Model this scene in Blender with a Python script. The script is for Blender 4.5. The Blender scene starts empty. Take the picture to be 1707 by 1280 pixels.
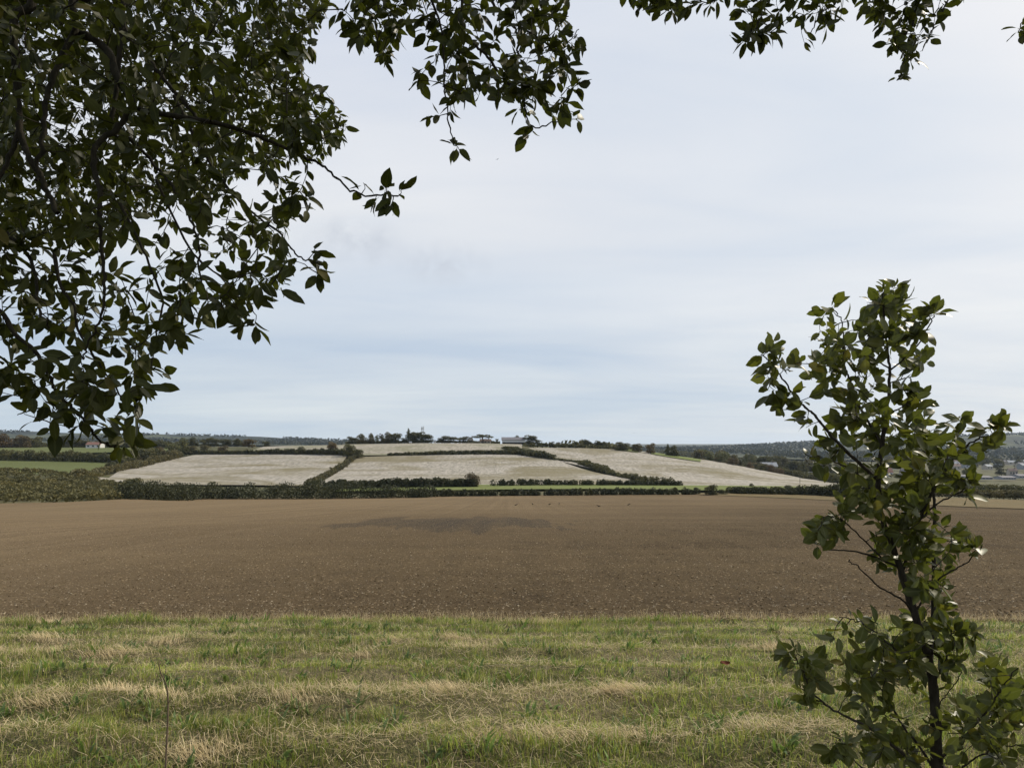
import bpy, math
import numpy as np
from mathutils import Vector

scene = bpy.context.scene
COL = scene.collection
R = math.radians
rng = np.random.default_rng(7)

# ------------------------------------------------------------------ camera
F = 1240.0                 # focal length in pixels of the 1707 px wide photograph
EYE = 1.65
HZ = 740.0                 # row of the horizon
CX = 853.5
cam = bpy.data.cameras.new('camera')
cam.sensor_width = 36.0
cam.lens = 36.0 * F / 1707.0
cam.shift_y = (HZ - 640.0) / 1707.0
cam.clip_start = 0.05
cam.clip_end = 30000.0
cam_ob = bpy.data.objects.new('camera', cam)
COL.objects.link(cam_ob)
cam_ob.location = (0, 0, EYE)
cam_ob.rotation_euler = (R(90), 0, 0)
scene.camera = cam_ob

# ------------------------------------------------------------------ sky, sun, exposure
SUN_EL, SUN_AZ = R(40), R(50)          # azimuth clockwise from the view direction (+Y)
sun_dir = Vector((math.sin(SUN_AZ) * math.cos(SUN_EL), math.cos(SUN_AZ) * math.cos(SUN_EL), math.sin(SUN_EL)))
world = bpy.data.worlds.new('World')
scene.world = world
world.use_nodes = True
wn, wl = world.node_tree.nodes, world.node_tree.links
wn.clear()
w_out = wn.new('ShaderNodeOutputWorld')
w_bg = wn.new('ShaderNodeBackground')
w_bg.inputs['Strength'].default_value = 0.1
sky = wn.new('ShaderNodeTexSky')
sky.sky_type = 'NISHITA'
sky.sun_disc = False
sky.sun_elevation = SUN_EL
sky.sun_rotation = SUN_AZ
sky.dust_density = 2.0


def math_node(ns, ls, op, a, b=None, clamp=False):
    n = ns.new('ShaderNodeMath')
    n.operation = op
    n.use_clamp = clamp
    for k, v in enumerate((a, b)):
        if v is None:
            continue
        if isinstance(v, (int, float)):
            n.inputs[k].default_value = v
        else:
            ls.new(v, n.inputs[k])
    return n.outputs[0]


def ramp_node(ns, ls, fac, stops, interp='LINEAR'):
    n = ns.new('ShaderNodeValToRGB')
    e = n.color_ramp.elements
    n.color_ramp.interpolation = interp
    while len(e) > 1:
        e.remove(e[-1])
    for k, (p, c) in enumerate(stops):
        el = e[0] if k == 0 else e.new(p)
        el.position = p
        if isinstance(c, (int, float)):
            c = (c, c, c)
        el.color = (*c[:3], 1)
    ls.new(fac, n.inputs['Fac'])
    return n.outputs['Color']


def mix_node(ns, ls, fac, a, b, mode='MIX'):
    n = ns.new('ShaderNodeMix')
    n.data_type = 'RGBA'
    n.blend_type = mode
    n.clamp_factor = True
    for i, v in ((0, fac), (6, a), (7, b)):
        if isinstance(v, (int, float)):
            n.inputs[i].default_value = v
        elif isinstance(v, tuple):
            n.inputs[i].default_value = (*v[:3], 1)
        else:
            ls.new(v, n.inputs[i])
    return n.outputs[2]


def noise_node(ns, ls, vec, scale, detail=4.0, rough=0.55, dist=0.0):
    n = ns.new('ShaderNodeTexNoise')
    n.inputs['Scale'].default_value = scale
    n.inputs['Detail'].default_value = detail
    n.inputs['Roughness'].default_value = rough
    n.inputs['Distortion'].default_value = dist
    ls.new(vec, n.inputs['Vector'])
    return n.outputs['Fac']


def mapping_node(ns, ls, vec, scale=(1, 1, 1), loc=(0, 0, 0), rot=(0, 0, 0)):
    n = ns.new('ShaderNodeMapping')
    n.inputs['Scale'].default_value = scale
    n.inputs['Location'].default_value = loc
    n.inputs['Rotation'].default_value = rot
    ls.new(vec, n.inputs['Vector'])
    return n.outputs['Vector']


w_tc = wn.new('ShaderNodeTexCoord')
w_sep = wn.new('ShaderNodeSeparateXYZ')
wl.new(w_tc.outputs['Generated'], w_sep.inputs[0])
el = math_node(wn, wl, 'MAXIMUM', w_sep.outputs['Z'], 0.0)
den = math_node(wn, wl, 'ADD', el, 0.10)
w_cmb = wn.new('ShaderNodeCombineXYZ')
wl.new(math_node(wn, wl, 'DIVIDE', w_sep.outputs['X'], den), w_cmb.inputs[0])
wl.new(math_node(wn, wl, 'DIVIDE', w_sep.outputs['Y'], den), w_cmb.inputs[1])
plane = w_cmb.outputs[0]
n_soft = noise_node(wn, wl, mapping_node(wn, wl, plane, (0.35, 0.5, 1), (3.1, 0.4, 0), (0, 0, R(20))), 1.0, 5, 0.5, 0.6)
n_wisp = noise_node(wn, wl, mapping_node(wn, wl, plane, (0.55, 1.3, 1), (1.7, 5.2, 0), (0, 0, R(-14))), 1.6, 6, 0.55, 0.4)
# thin cloud veil: warm white towards the sun, thinner (bluer) in a band low over the land
veil = ramp_node(wn, wl, el, [(0.0, (6.0, 7.05, 7.75)), (0.035, (5.9, 6.9, 7.75)), (0.075, (5.55, 6.55, 7.6)), (0.125, (5.0, 6.1, 7.45)),
                               (0.19, (6.2, 7.05, 8.1)), (0.26, (7.25, 7.7, 8.35)), (0.36, (7.15, 7.65, 8.5)), (0.55, (6.5, 7.1, 8.5)), (1.0, (5.6, 6.4, 8.1))], 'EASE')
w_dot = wn.new('ShaderNodeVectorMath')
w_dot.operation = 'DOT_PRODUCT'
wl.new(w_tc.outputs['Generated'], w_dot.inputs[0])
w_dot.inputs[1].default_value = sun_dir
glow = ramp_node(wn, wl, math_node(wn, wl, 'MULTIPLY_ADD', w_dot.outputs['Value'], 0.5), [(0.0, 0.0), (0.45, 0.0), (0.75, 0.35), (1.0, 1.0)], 'EASE')
glow.node.inputs  # noqa
mad = glow.node.inputs['Fac'].links[0].from_node
mad.inputs[2].default_value = 0.5
veil = mix_node(wn, wl, math_node(wn, wl, 'MULTIPLY', glow, 0.8), veil, (8.9, 8.9, 8.9))
bright = ramp_node(wn, wl, n_soft, [(0.30, (0.86, 0.91, 0.97)), (0.5, (0.985, 0.99, 1.0)), (0.68, (1.09, 1.07, 1.04))])
veil = mix_node(wn, wl, 1.0, veil, bright, 'MULTIPLY')
wis = ramp_node(wn, wl, n_wisp, [(0.30, (0.94, 0.96, 0.985)), (0.5, (1.0, 1.0, 1.0)), (0.7, (1.045, 1.035, 1.02))])
veil = mix_node(wn, wl, 1.0, veil, wis, 'MULTIPLY')
# two small grey cloudlets in the middle distance of the sky
cl_n = noise_node(wn, wl, w_tc.outputs['Generated'], 26.0, 6, 0.6, 0.3)
cl_tot = None
for (px, py, sx, sy) in ((590, 402, 0.075, 0.036), (738, 440, 0.072, 0.034)):
    d = Vector(((px - CX) / F, 1.0, (HZ - py) / F)).normalized()
    m = mapping_node(wn, wl, w_tc.outputs['Generated'], (1 / sx, 1 / 0.3, 1 / sy), (-d.x / sx, -d.y / 0.3, -d.z / sy))
    ln = wn.new('ShaderNodeVectorMath')
    ln.operation = 'LENGTH'
    wl.new(m, ln.inputs[0])
    c = math_node(wn, wl, 'SUBTRACT', 1.0, ln.outputs['Value'], True)
    cl_tot = c if cl_tot is None else math_node(wn, wl, 'ADD', cl_tot, c)
cl = math_node(wn, wl, 'MULTIPLY', cl_tot, ramp_node(wn, wl, cl_n, [(0.36, 0.0), (0.66, 1.0)]))
veil = mix_node(wn, wl, math_node(wn, wl, 'MULTIPLY', cl, 0.95, True), veil, (5.9, 6.3, 7.0))
skyc = mix_node(wn, wl, 0.92, sky.outputs[0], veil)
wl.new(skyc, w_bg.inputs['Color'])
wl.new(w_bg.outputs[0], w_out.inputs['Surface'])

sun_l = bpy.data.lights.new('sun', 'SUN')
sun_l.energy = 4.6
sun_l.angle = R(1.5)
sun_l.color = (1.0, 0.91, 0.76)
sun_o = bpy.data.objects.new('sun', sun_l)
COL.objects.link(sun_o)
sun_o.location = (60, 20, 60)
sun_o.rotation_euler = (-sun_dir).to_track_quat('-Z', 'Y').to_euler()

vs = scene.view_settings
vs.view_transform = 'Standard'
vs.look = 'None'
vs.exposure = 0.0
vs.gamma = 1.0
vs.use_curve_mapping = False
scene.render.engine = 'CYCLES'
scene.cycles.use_denoising = True
scene.cycles.max_bounces = 6
scene.cycles.diffuse_bounces = 3
scene.cycles.glossy_bounces = 2
scene.cycles.transmission_bounces = 3
scene.cycles.transparent_max_bounces = 4
scene.cycles.volume_bounces = 0
scene.cycles.caustics_reflective = False
scene.cycles.caustics_refractive = False

# ------------------------------------------------------------------ helpers: meshes and tags


def mesh_np(name, V, Fc, mat=None, attrs=None, smooth=False):
    """V (n,3), Fc (m,k) -> a mesh; attrs {name: per-vertex array (n,) or (n,3)}"""
    V = np.ascontiguousarray(V, dtype=np.float32)
    Fc = np.ascontiguousarray(Fc, dtype=np.int32)
    me = bpy.data.meshes.new(name)
    m, k = Fc.shape
    me.vertices.add(len(V))
    me.vertices.foreach_set('co', V.ravel())
    me.loops.add(m * k)
    me.loops.foreach_set('vertex_index', Fc.ravel())
    me.polygons.add(m)
    me.polygons.foreach_set('loop_start', np.arange(0, m * k, k, dtype=np.int32))
    me.polygons.foreach_set('loop_total', np.full(m, k, dtype=np.int32))
    me.polygons.foreach_set('use_smooth', np.full(m, bool(smooth)))
    for an, av in (attrs or {}).items():
        av = np.asarray(av, dtype=np.float32)
        if av.ndim == 1:
            a = me.attributes.new(an, 'FLOAT', 'POINT')
            a.data.foreach_set('value', av)
        else:
            a = me.attributes.new(an, 'FLOAT_COLOR', 'POINT')
            c = np.ones((len(av), 4), dtype=np.float32)
            c[:, :3] = av
            a.data.foreach_set('color', c.ravel())
    me.update(calc_edges=True)
    if mat:
        me.materials.append(mat)
    return me


def link(name, data, parent=None, loc=None):
    o = bpy.data.objects.new(name, data)
    COL.objects.link(o)
    if parent is not None:
        o.parent = parent
    if loc is not None:
        o.location = loc
    return o


def tag(o, label=None, cat=None, group=None, kind=None):
    if label:
        o['label'] = label
    if cat:
        o['category'] = cat
    if group:
        o['group'] = group
    if kind:
        o['kind'] = kind
    return o


def empty(name, loc, label=None, cat=None, group=None):
    o = bpy.data.objects.new(name, None)
    o.empty_display_size = 0.2
    COL.objects.link(o)
    o.location = loc
    return tag(o, label, cat, group)


class MB:
    """collects quads / polygons, builds one mesh"""

    def __init__(self):
        self.v, self.f = [], []

    def add(self, vs, fs):
        b = len(self.v)
        self.v += [tuple(x) for x in vs]
        self.f += [tuple(b + i for i in q) for q in fs]
        return self

    def box(self, x0, x1, y0, y1, z0, z1):
        return self.add([(x0, y0, z0), (x1, y0, z0), (x1, y1, z0), (x0, y1, z0), (x0, y0, z1), (x1, y0, z1), (x1, y1, z1), (x0, y1, z1)],
                        [(0, 3, 2, 1), (4, 5, 6, 7), (0, 1, 5, 4), (1, 2, 6, 5), (2, 3, 7, 6), (3, 0, 4, 7)])

    def build(self, name, mat, parent=None, loc=None):
        me = bpy.data.meshes.new(name)
        me.from_pydata(self.v, [], self.f)
        me.update()
        me.materials.append(mat)
        return link(name, me, parent, loc)


def tube_np(P, rad, sides=6):
    """tube along polyline P (n,3) with radii -> V, quads"""
    P = np.asarray(P, float)
    rad = np.broadcast_to(np.asarray(rad, float), (len(P),))
    T = np.gradient(P, axis=0)
    T /= np.linalg.norm(T, axis=1)[:, None] + 1e-9
    up = np.array([0.31, 0.93, 0.2])
    A = np.cross(T, up)
    A /= np.linalg.norm(A, axis=1)[:, None] + 1e-9
    B = np.cross(T, A)
    an = np.linspace(0, 2 * np.pi, sides, endpoint=False)
    V = P[:, None, :] + rad[:, None, None] * (np.cos(an)[None, :, None] * A[:, None, :] + np.sin(an)[None, :, None] * B[:, None, :])
    n = len(P)
    i = np.arange(n - 1)[:, None] * sides
    j = np.arange(sides)[None, :]
    a = i + j
    b = i + (j + 1) % sides
    Q = np.stack([a, b, b + sides, a + sides], -1).reshape(-1, 4)
    return V.reshape(-1, 3), Q


def join_np(parts):
    V, Q, off = [], [], 0
    for v, q in parts:
        V.append(v)
        Q.append(q + off)
        off += len(v)
    return np.concatenate(V), np.concatenate(Q)


def smooth_path(P, n):
    """Catmull-Rom through P, n points"""
    P = np.asarray(P, float)
    if len(P) < 3:
        t = np.linspace(0, 1, n)[:, None]
        return P[0] * (1 - t) + P[-1] * t
    E = np.vstack([2 * P[0] - P[1], P, 2 * P[-1] - P[-2]])
    out = []
    for t in np.linspace(0, len(P) - 1 - 1e-6, n):
        k = int(t)
        u = t - k
        a, b, c, d = E[k], E[k + 1], E[k + 2], E[k + 3]
        out.append(0.5 * (2 * b + (c - a) * u + (2 * a - 5 * b + 4 * c - d) * u * u + (3 * b - a - 3 * c + d) * u ** 3))
    return np.array(out)


def vnoise(x, y, seed=0):
    """cheap smooth 2-D value noise, 0..1"""
    x = np.asarray(x, float)
    y = np.asarray(y, float)
    xi, yi = np.floor(x).astype(np.int64), np.floor(y).astype(np.int64)
    u, v = x - xi, y - yi
    u, v = u * u * (3 - 2 * u), v * v * (3 - 2 * v)

    def h(a, b):
        n = (a * 374761393 + b * 668265263 + seed * 982451653) & 0x7fffffff
        n = ((n ^ (n >> 13)) * 1274126177) & 0x7fffffff
        return ((n ^ (n >> 16)) & 0xffff) / 65535.0
    return (h(xi, yi) * (1 - u) + h(xi + 1, yi) * u) * (1 - v) + (h(xi, yi + 1) * (1 - u) + h(xi + 1, yi + 1) * u) * v


def fbm(x, y, seed=0, octv=3):
    s, a, t = 0, 1.0, 0
    for k in range(octv):
        s = s + a * vnoise(np.asarray(x) * 2 ** k, np.asarray(y) * 2 ** k, seed + k)
        t += a
        a *= 0.5
    return s / t


# ------------------------------------------------------------------ the lie of the land
T_PX = np.array([-300, 0, 150, 300, 450, 600, 750, 900, 1050, 1200, 1350, 1500, 1700, 2000], float)
T_ROWS = {
    60:   [861, 861, 860, 860, 860, 860, 860, 860, 859, 859, 859, 859, 860, 862],
    120:  [838, 839, 838, 838, 838, 838, 838, 837, 836, 836, 838, 843, 848, 850],
    190:  [800, 806, 815, 829, 829.5, 829, 827, 826, 825, 825, 830, 836, 839, 840],
    225:  [783, 783, 793, 814, 818, 818, 817, 816, 815, 815, 820, 826, 829, 830],
    260:  [787, 787, 798, 806, 807, 807, 807, 807, 809, 811, 813, 818, 821, 822],
    340:  [777, 777, 780, 784, 784, 784, 783, 783, 790, 797, 806, 813, 816, 816],
    420:  [762, 762, 763, 764, 760, 758, 758, 758, 764, 775, 800, 809, 811, 811],
    490:  [751, 751, 752, 751, 747, 740, 738, 741, 749, 770, 800, 806, 807, 807],
    560:  [746, 746, 747, 745, 742, 738, 737.5, 740.5, 750, 773, 796, 801, 802, 802],
    750:  [742, 742, 743, 742, 742, 743, 744, 747, 756, 771, 785, 790, 791, 791],
    1100: [740, 740, 740, 741, 742, 745, 746, 749, 756, 766, 774, 777, 777, 777],
    1800: [738, 738, 738, 740, 742, 745, 746, 749, 753, 758, 762, 763, 764, 764],
    2600: [732, 732, 733, 735, 739, 743, 744, 748, 750, 752, 751, 750, 748, 748],
    3300: [718, 719, 722, 725, 729, 736, 742, 748, 749, 745.5, 737.5, 731, 724, 722],
    4200: [724, 724, 726, 729, 734, 740, 744, 749, 750, 749, 742, 736, 730, 728],
    9000: [739] * 14,
}
ds = [-400.0, -20.0, 0.0, 3.5, 6.5, 10.0, 30.0]
zcols = [[0.0] * 14, [0.0] * 14, [0.0] * 14, [0.0] * 14, [-0.235] * 14, [-0.69] * 14, [EYE - 148 / F * 30] * 14]
for dd, rr in T_ROWS.items():
    ds.append(float(dd))
    zcols.append([EYE - (r - HZ) / F * dd for r in rr])
ds = np.array(ds)
zt = np.array(zcols).T                        # (14, nd)


def pchip(x, Y, q):
    h = np.diff(x)
    dl = np.diff(Y, axis=1) / h
    m = np.zeros_like(Y)
    w1, w2 = 2 * h[1:] + h[:-1], h[1:] + 2 * h[:-1]
    same = dl[:, 1:] * dl[:, :-1] > 0
    with np.errstate(divide='ignore', invalid='ignore'):
        hm = (w1 + w2) / (w1 / dl[:, :-1] + w2 / dl[:, 1:])
    m[:, 1:-1] = np.where(same, hm, 0)
    m[:, 0], m[:, -1] = dl[:, 0], dl[:, -1]
    k = np.clip(np.searchsorted(x, q) - 1, 0, len(x) - 2)
    t = (q - x[k]) / h[k]
    return (Y[:, k] * (2 * t**3 - 3 * t**2 + 1) + h[k] * m[:, k] * (t**3 - 2 * t**2 + t)
            + Y[:, k + 1] * (-2 * t**3 + 3 * t**2) + h[k] * m[:, k + 1] * (t**3 - t**2))


QD = np.concatenate([np.linspace(-400, 3, 80), np.geomspace(3.2, 9000, 700)])
QP = np.arange(-1200, 3001, 12.0)
zd = pchip(ds, zt, QD)                        # (14, nq)
grid = np.array([np.interp(QP, T_PX, zd[:, k]) for k in range(len(QD))])      # (nq, npx)
ker = np.exp(-np.linspace(-2, 2, 11) ** 2)
ker /= ker.sum()
pad = np.pad(grid, ((0, 0), (5, 5)), mode='edge')
grid = np.array([np.convolve(r, ker, mode='valid') for r in pad])


def H(X, Y, micro=True):
    X = np.asarray(X, float)
    Y = np.asarray(Y, float)
    p = np.clip(CX + X / np.maximum(Y, 20.0) * F, QP[0], QP[-1] - 1e-3)
    q = np.clip(Y, QD[0], QD[-1] - 1e-3)
    i = np.clip(np.searchsorted(QD, q) - 1, 0, len(QD) - 2)
    t = (q - QD[i]) / (QD[i + 1] - QD[i])
    j = np.clip(((p - QP[0]) / 12.0).astype(int), 0, len(QP) - 2)
    s = (p - QP[0]) / 12.0 - j
    z = (grid[i, j] * (1 - s) + grid[i, j + 1] * s) * (1 - t) + (grid[i + 1, j] * (1 - s) + grid[i + 1, j + 1] * s) * t
    if micro:
        nearw = np.clip((11.5 - Y) / 2.0, 0, 1) * np.clip((Y + 15) / 5, 0, 1)
        yy = Y + 0.35 * (vnoise(X * 0.35, Y * 0.3, 3) - 0.5)
        ridge = np.sin(yy * 2 * np.pi / 0.86 + 2.1)
        z = z + nearw * (0.028 * ridge + 0.10 * (fbm(X * 1.8, Y * 2.2, 11, 4) - 0.5))
        fw = np.clip((Y - 9.5) / 2.0, 0, 1) * np.clip((120 - Y) / 60, 0, 1)
        z = z + fw * (0.06 * (fbm(X * 0.6, Y * 0.6, 21) - 0.5))
    return z


def at(px, row, d):
    """the point in the place that lies d metres ahead, seen at this pixel"""
    return np.array([(px - CX) / F * d, d, EYE - (row - HZ) / F * d])


MD = np.geomspace(4.0, 5200, 4000)


def ground_at(px, row, dmin=4.0, dmax=6000.0):
    """where the line of sight through this pixel meets the land"""
    D = MD[(MD >= dmin) & (MD <= dmax)]
    x = (px - CX) / F * D
    zz = H(x, D, False)
    rr = HZ - (zz - EYE) / D * F
    hit = np.nonzero(rr <= row)[0]
    k = hit[0] if len(hit) else int(np.argmin(rr - row))
    if k > 0 and rr[k - 1] != rr[k]:
        t = np.clip((rr[k - 1] - row) / (rr[k - 1] - rr[k]), 0, 1)
        d = D[k - 1] * (1 - t) + D[k] * t
    else:
        d = D[k]
    X = (px - CX) / F * d
    return np.array([X, d, float(H(X, d, False))])


# ------------------------------------------------------------------ materials


def mat_new(name):
    m = bpy.data.materials.new(name)
    m.use_nodes = True
    ns, ls = m.node_tree.nodes, m.node_tree.links
    b = ns['Principled BSDF']
    return m, ns, ls, b


def pos_node(ns):
    return ns.new('ShaderNodeNewGeometry').outputs['Position']


def bump(ns, ls, b, h, strength, dist):
    n = ns.new('ShaderNodeBump')
    n.inputs['Strength'].default_value = strength
    n.inputs['Distance'].default_value = dist
    ls.new(h, n.inputs['Height'])
    ls.new(n.outputs[0], b.inputs['Normal'])


def plain(name, col, rough=0.7, var=0.12, scale=3.0):
    m, ns, ls, b = mat_new(name)
    p = pos_node(ns)
    n = noise_node(ns, ls, p, scale, 5)
    c = ramp_node(ns, ls, n, [(0.3, tuple(x * (1 - var) for x in col)), (0.7, tuple(x * (1 + var) for x in col))])
    ls.new(c, b.inputs['Base Color'])
    b.inputs['Roughness'].default_value = max(rough, 0.8) if rough > 0.45 else rough
    b.inputs['Specular IOR Level'].default_value = 0.15
    return m


def leaf_mat(name, top, under, trans=0.3, spec=0.5, rough=0.42):
    """evergreen oak leaf: glossy upper face, paler felted underside, tint per leaf"""
    m, ns, ls, b = mat_new(name)
    a = ns.new('ShaderNodeAttribute')
    a.attribute_name = 'tint'
    oi = ns.new('ShaderNodeObjectInfo')
    r = math_node(ns, ls, 'FRACT', math_node(ns, ls, 'ADD', a.outputs['Fac'], oi.outputs['Random']))
    c1 = ramp_node(ns, ls, r, [(0.0, tuple(x * 0.55 for x in top)), (0.35, top), (0.75, (top[0] * 1.3, top[1] * 1.15, top[2] * 0.9)),
                               (0.95, (top[0] * 1.6, top[1] * 1.35, top[2])), (1.0, (top[0] * 2.4, top[1] * 1.6, top[2] * 1.2))])
    c2 = ramp_node(ns, ls, r, [(0.0, tuple(x * 0.75 for x in under)), (0.6, under), (1.0, tuple(x * 1.5 for x in under))])
    g = ns.new('ShaderNodeNewGeometry')
    mot = noise_node(ns, ls, g.outputs['Position'], 60.0, 3)
    c1 = mix_node(ns, ls, math_node(ns, ls, 'MULTIPLY', mot, 0.3), c1, (top[0] * 0.5, top[1] * 0.55, top[2] * 0.6))
    c = mix_node(ns, ls, g.outputs['Backfacing'], c1, c2)
    rb = ns.new('ShaderNodeAttribute')
    rb.attribute_name = 'rib'
    c = mix_node(ns, ls, math_node(ns, ls, 'MULTIPLY', math_node(ns, ls, 'POWER', rb.outputs['Fac'], 9.0), 0.55), c, (under[0] * 1.9, under[1] * 1.9, under[2] * 1.9))
    ls.new(c, b.inputs['Base Color'])
    ls.new(math_node(ns, ls, 'MULTIPLY_ADD', g.outputs['Backfacing'], 0.35), b.inputs['Roughness'])
    b.inputs['Roughness'].links[0].from_node.inputs[2].default_value = rough
    b.inputs['Specular IOR Level'].default_value = spec
    t = ns.new('ShaderNodeBsdfTranslucent')
    tc = mix_node(ns, ls, 0.5, c1, (0.10, 0.13, 0.012))
    ls.new(tc, t.inputs['Color'])
    mx = ns.new('ShaderNodeMixShader')
    mx.inputs[0].default_value = trans
    ls.new(b.outputs[0], mx.inputs[1])
    ls.new(t.outputs[0], mx.inputs[2])
    ls.new(mx.outputs[0], ns['Material Output'].inputs['Surface'])
    return m


def far_leaf_mat(name):
    """foliage of hedges and far trees: object colour varied per leaf clump"""
    m, ns, ls, b = mat_new(name)
    a = ns.new('ShaderNodeAttribute')
    a.attribute_name = 'tint'
    oi = ns.new('ShaderNodeObjectInfo')
    g = pos_node(ns)
    n = noise_node(ns, ls, g, 0.16, 3)
    v = math_node(ns, ls, 'ADD', math_node(ns, ls, 'MULTIPLY', a.outputs['Fac'], 0.6), math_node(ns, ls, 'MULTIPLY', n, 0.7))
    f = ramp_node(ns, ls, v, [(0.15, (0.5, 0.55, 0.55)), (0.55, (1, 1, 1)), (0.85, (1.35, 1.25, 1.0)), (1.0, (1.6, 1.4, 1.05))])
    c = mix_node(ns, ls, 1.0, oi.outputs['Color'], f, 'MULTIPLY')
    ls.new(c, b.inputs['Base Color'])
    b.inputs['Roughness'].default_value = 0.7
    b.inputs['Specular IOR Level'].default_value = 0.2
    t = ns.new('ShaderNodeBsdfTranslucent')
    ls.new(c, t.inputs['Color'])
    mx = ns.new('ShaderNodeMixShader')
    mx.inputs[0].default_value = 0.22
    ls.new(b.outputs[0], mx.inputs[1])
    ls.new(t.outputs[0], mx.inputs[2])
    ls.new(mx.outputs[0], ns['Material Output'].inputs['Surface'])
    return m


def bark_mat(name, dark, light):
    m, ns, ls, b = mat_new(name)
    p = pos_node(ns)
    n = noise_node(ns, ls, mapping_node(ns, ls, p, (1, 1, 0.25)), 90.0, 6, 0.65)
    n2 = noise_node(ns, ls, p, 9.0, 3)
    c = ramp_node(ns, ls, n, [(0.32, dark), (0.62, light)])
    c = mix_node(ns, ls, math_node(ns, ls, 'MULTIPLY', n2, 0.35), c, (0.035, 0.038, 0.024))
    ls.new(c, b.inputs['Base Color'])
    b.inputs['Roughness'].default_value = 0.9
    b.inputs['Specular IOR Level'].default_value = 0.08
    bump(ns, ls, b, n, 0.8, 0.006)
    return m


def soil_mat(name, stones=True):
    m, ns, ls, b = mat_new(name)
    p = pos_node(ns)
    big = noise_node(ns, ls, mapping_node(ns, ls, p, (0.035, 0.02, 0.02)), 1.0, 4)
    mid = noise_node(ns, ls, p, 0.9, 6, 0.65)
    fine = noise_node(ns, ls, p, 11.0, 6, 0.7)
    c = ramp_node(ns, ls, math_node(ns, ls, 'MULTIPLY_ADD', fine, 0.6), [(0.32, (0.032, 0.022, 0.0118)), (0.5, (0.056, 0.0395, 0.0205)), (0.66, (0.088, 0.063, 0.033)), (0.8, (0.14, 0.104, 0.057))])
    mad = c.node.inputs['Fac'].links[0].from_node
    ls.new(math_node(ns, ls, 'MULTIPLY', mid, 0.4), mad.inputs[2])
    # sunlit left painted paler into the soil colour, darker right; paler far off
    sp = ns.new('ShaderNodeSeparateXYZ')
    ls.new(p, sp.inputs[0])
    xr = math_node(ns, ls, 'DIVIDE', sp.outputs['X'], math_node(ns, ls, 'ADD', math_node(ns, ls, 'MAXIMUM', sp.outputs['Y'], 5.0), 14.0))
    dry = math_node(ns, ls, 'ADD', math_node(ns, ls, 'MULTIPLY', big, 0.8), math_node(ns, ls, 'MULTIPLY', xr, -0.85))  # random soil tone plus painted sunlight rising to the left
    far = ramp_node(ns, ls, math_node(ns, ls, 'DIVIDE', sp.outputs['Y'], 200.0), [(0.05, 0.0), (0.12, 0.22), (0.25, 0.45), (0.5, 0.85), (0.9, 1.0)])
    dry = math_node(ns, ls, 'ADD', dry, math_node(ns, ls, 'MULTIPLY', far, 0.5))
    lit_tone = ramp_node(ns, ls, dry, [(0.35, 0.0), (1.0, 1.0)])
    c = mix_node(ns, ls, math_node(ns, ls, 'MULTIPLY', lit_tone, 0.68), c, (0.20, 0.147, 0.086))
    # drill lines that run away from the road
    wv = noise_node(ns, ls, mapping_node(ns, ls, p, (1.1, 0.006, 0.0)), 1.0, 3, 0.6)
    c = mix_node(ns, ls, math_node(ns, ls, 'MULTIPLY', ramp_node(ns, ls, wv, [(0.42, 0.0), (0.62, 1.0)]), 0.42), c, (0.085, 0.06, 0.032))
    # long bands across the slope
    wb = noise_node(ns, ls, mapping_node(ns, ls, p, (0.008, 0.09, 0.0)), 1.0, 4, 0.6)
    c = mix_node(ns, ls, math_node(ns, ls, 'MULTIPLY', ramp_node(ns, ls, wb, [(0.48, 0.0), (0.68, 1.0)]), 0.16), c, (0.24, 0.178, 0.093))
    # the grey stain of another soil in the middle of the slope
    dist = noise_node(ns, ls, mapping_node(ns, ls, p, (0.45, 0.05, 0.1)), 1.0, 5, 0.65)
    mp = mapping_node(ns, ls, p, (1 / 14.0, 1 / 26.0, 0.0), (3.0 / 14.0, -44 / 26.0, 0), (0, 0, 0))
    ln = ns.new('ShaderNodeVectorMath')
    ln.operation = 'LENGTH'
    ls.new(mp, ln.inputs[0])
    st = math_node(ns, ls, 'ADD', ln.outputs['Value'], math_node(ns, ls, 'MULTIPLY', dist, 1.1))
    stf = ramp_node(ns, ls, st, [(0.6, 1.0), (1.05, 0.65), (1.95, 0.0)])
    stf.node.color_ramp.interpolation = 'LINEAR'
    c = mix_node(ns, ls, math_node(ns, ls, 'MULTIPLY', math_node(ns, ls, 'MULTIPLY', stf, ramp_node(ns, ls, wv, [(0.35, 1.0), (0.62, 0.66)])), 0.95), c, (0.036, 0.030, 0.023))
    # scattered pale flints
    for sc, th, col, w in ((7.5, 0.18, (0.33, 0.25, 0.15), 0.8), (15.0, 0.24, (0.25, 0.185, 0.11), 0.6)):
        vo = ns.new('ShaderNodeTexVoronoi')
        vo.inputs['Scale'].default_value = sc
        ls.new(p, vo.inputs['Vector'])
        spk = math_node(ns, ls, 'MULTIPLY', math_node(ns, ls, 'LESS_THAN', vo.outputs['Distance'], th),
                        math_node(ns, ls, 'GREATER_THAN', vo.outputs['Color'], 0.45))
        c = mix_node(ns, ls, math_node(ns, ls, 'MULTIPLY', spk, w), c, col)
    ls.new(c, b.inputs['Base Color'])
    b.inputs['Roughness'].default_value = 1.0
    b.inputs['Specular IOR Level'].default_value = 0.05
    bump(ns, ls, b, math_node(ns, ls, 'ADD', fine, mid), 0.9, 0.06)
    return m


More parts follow.
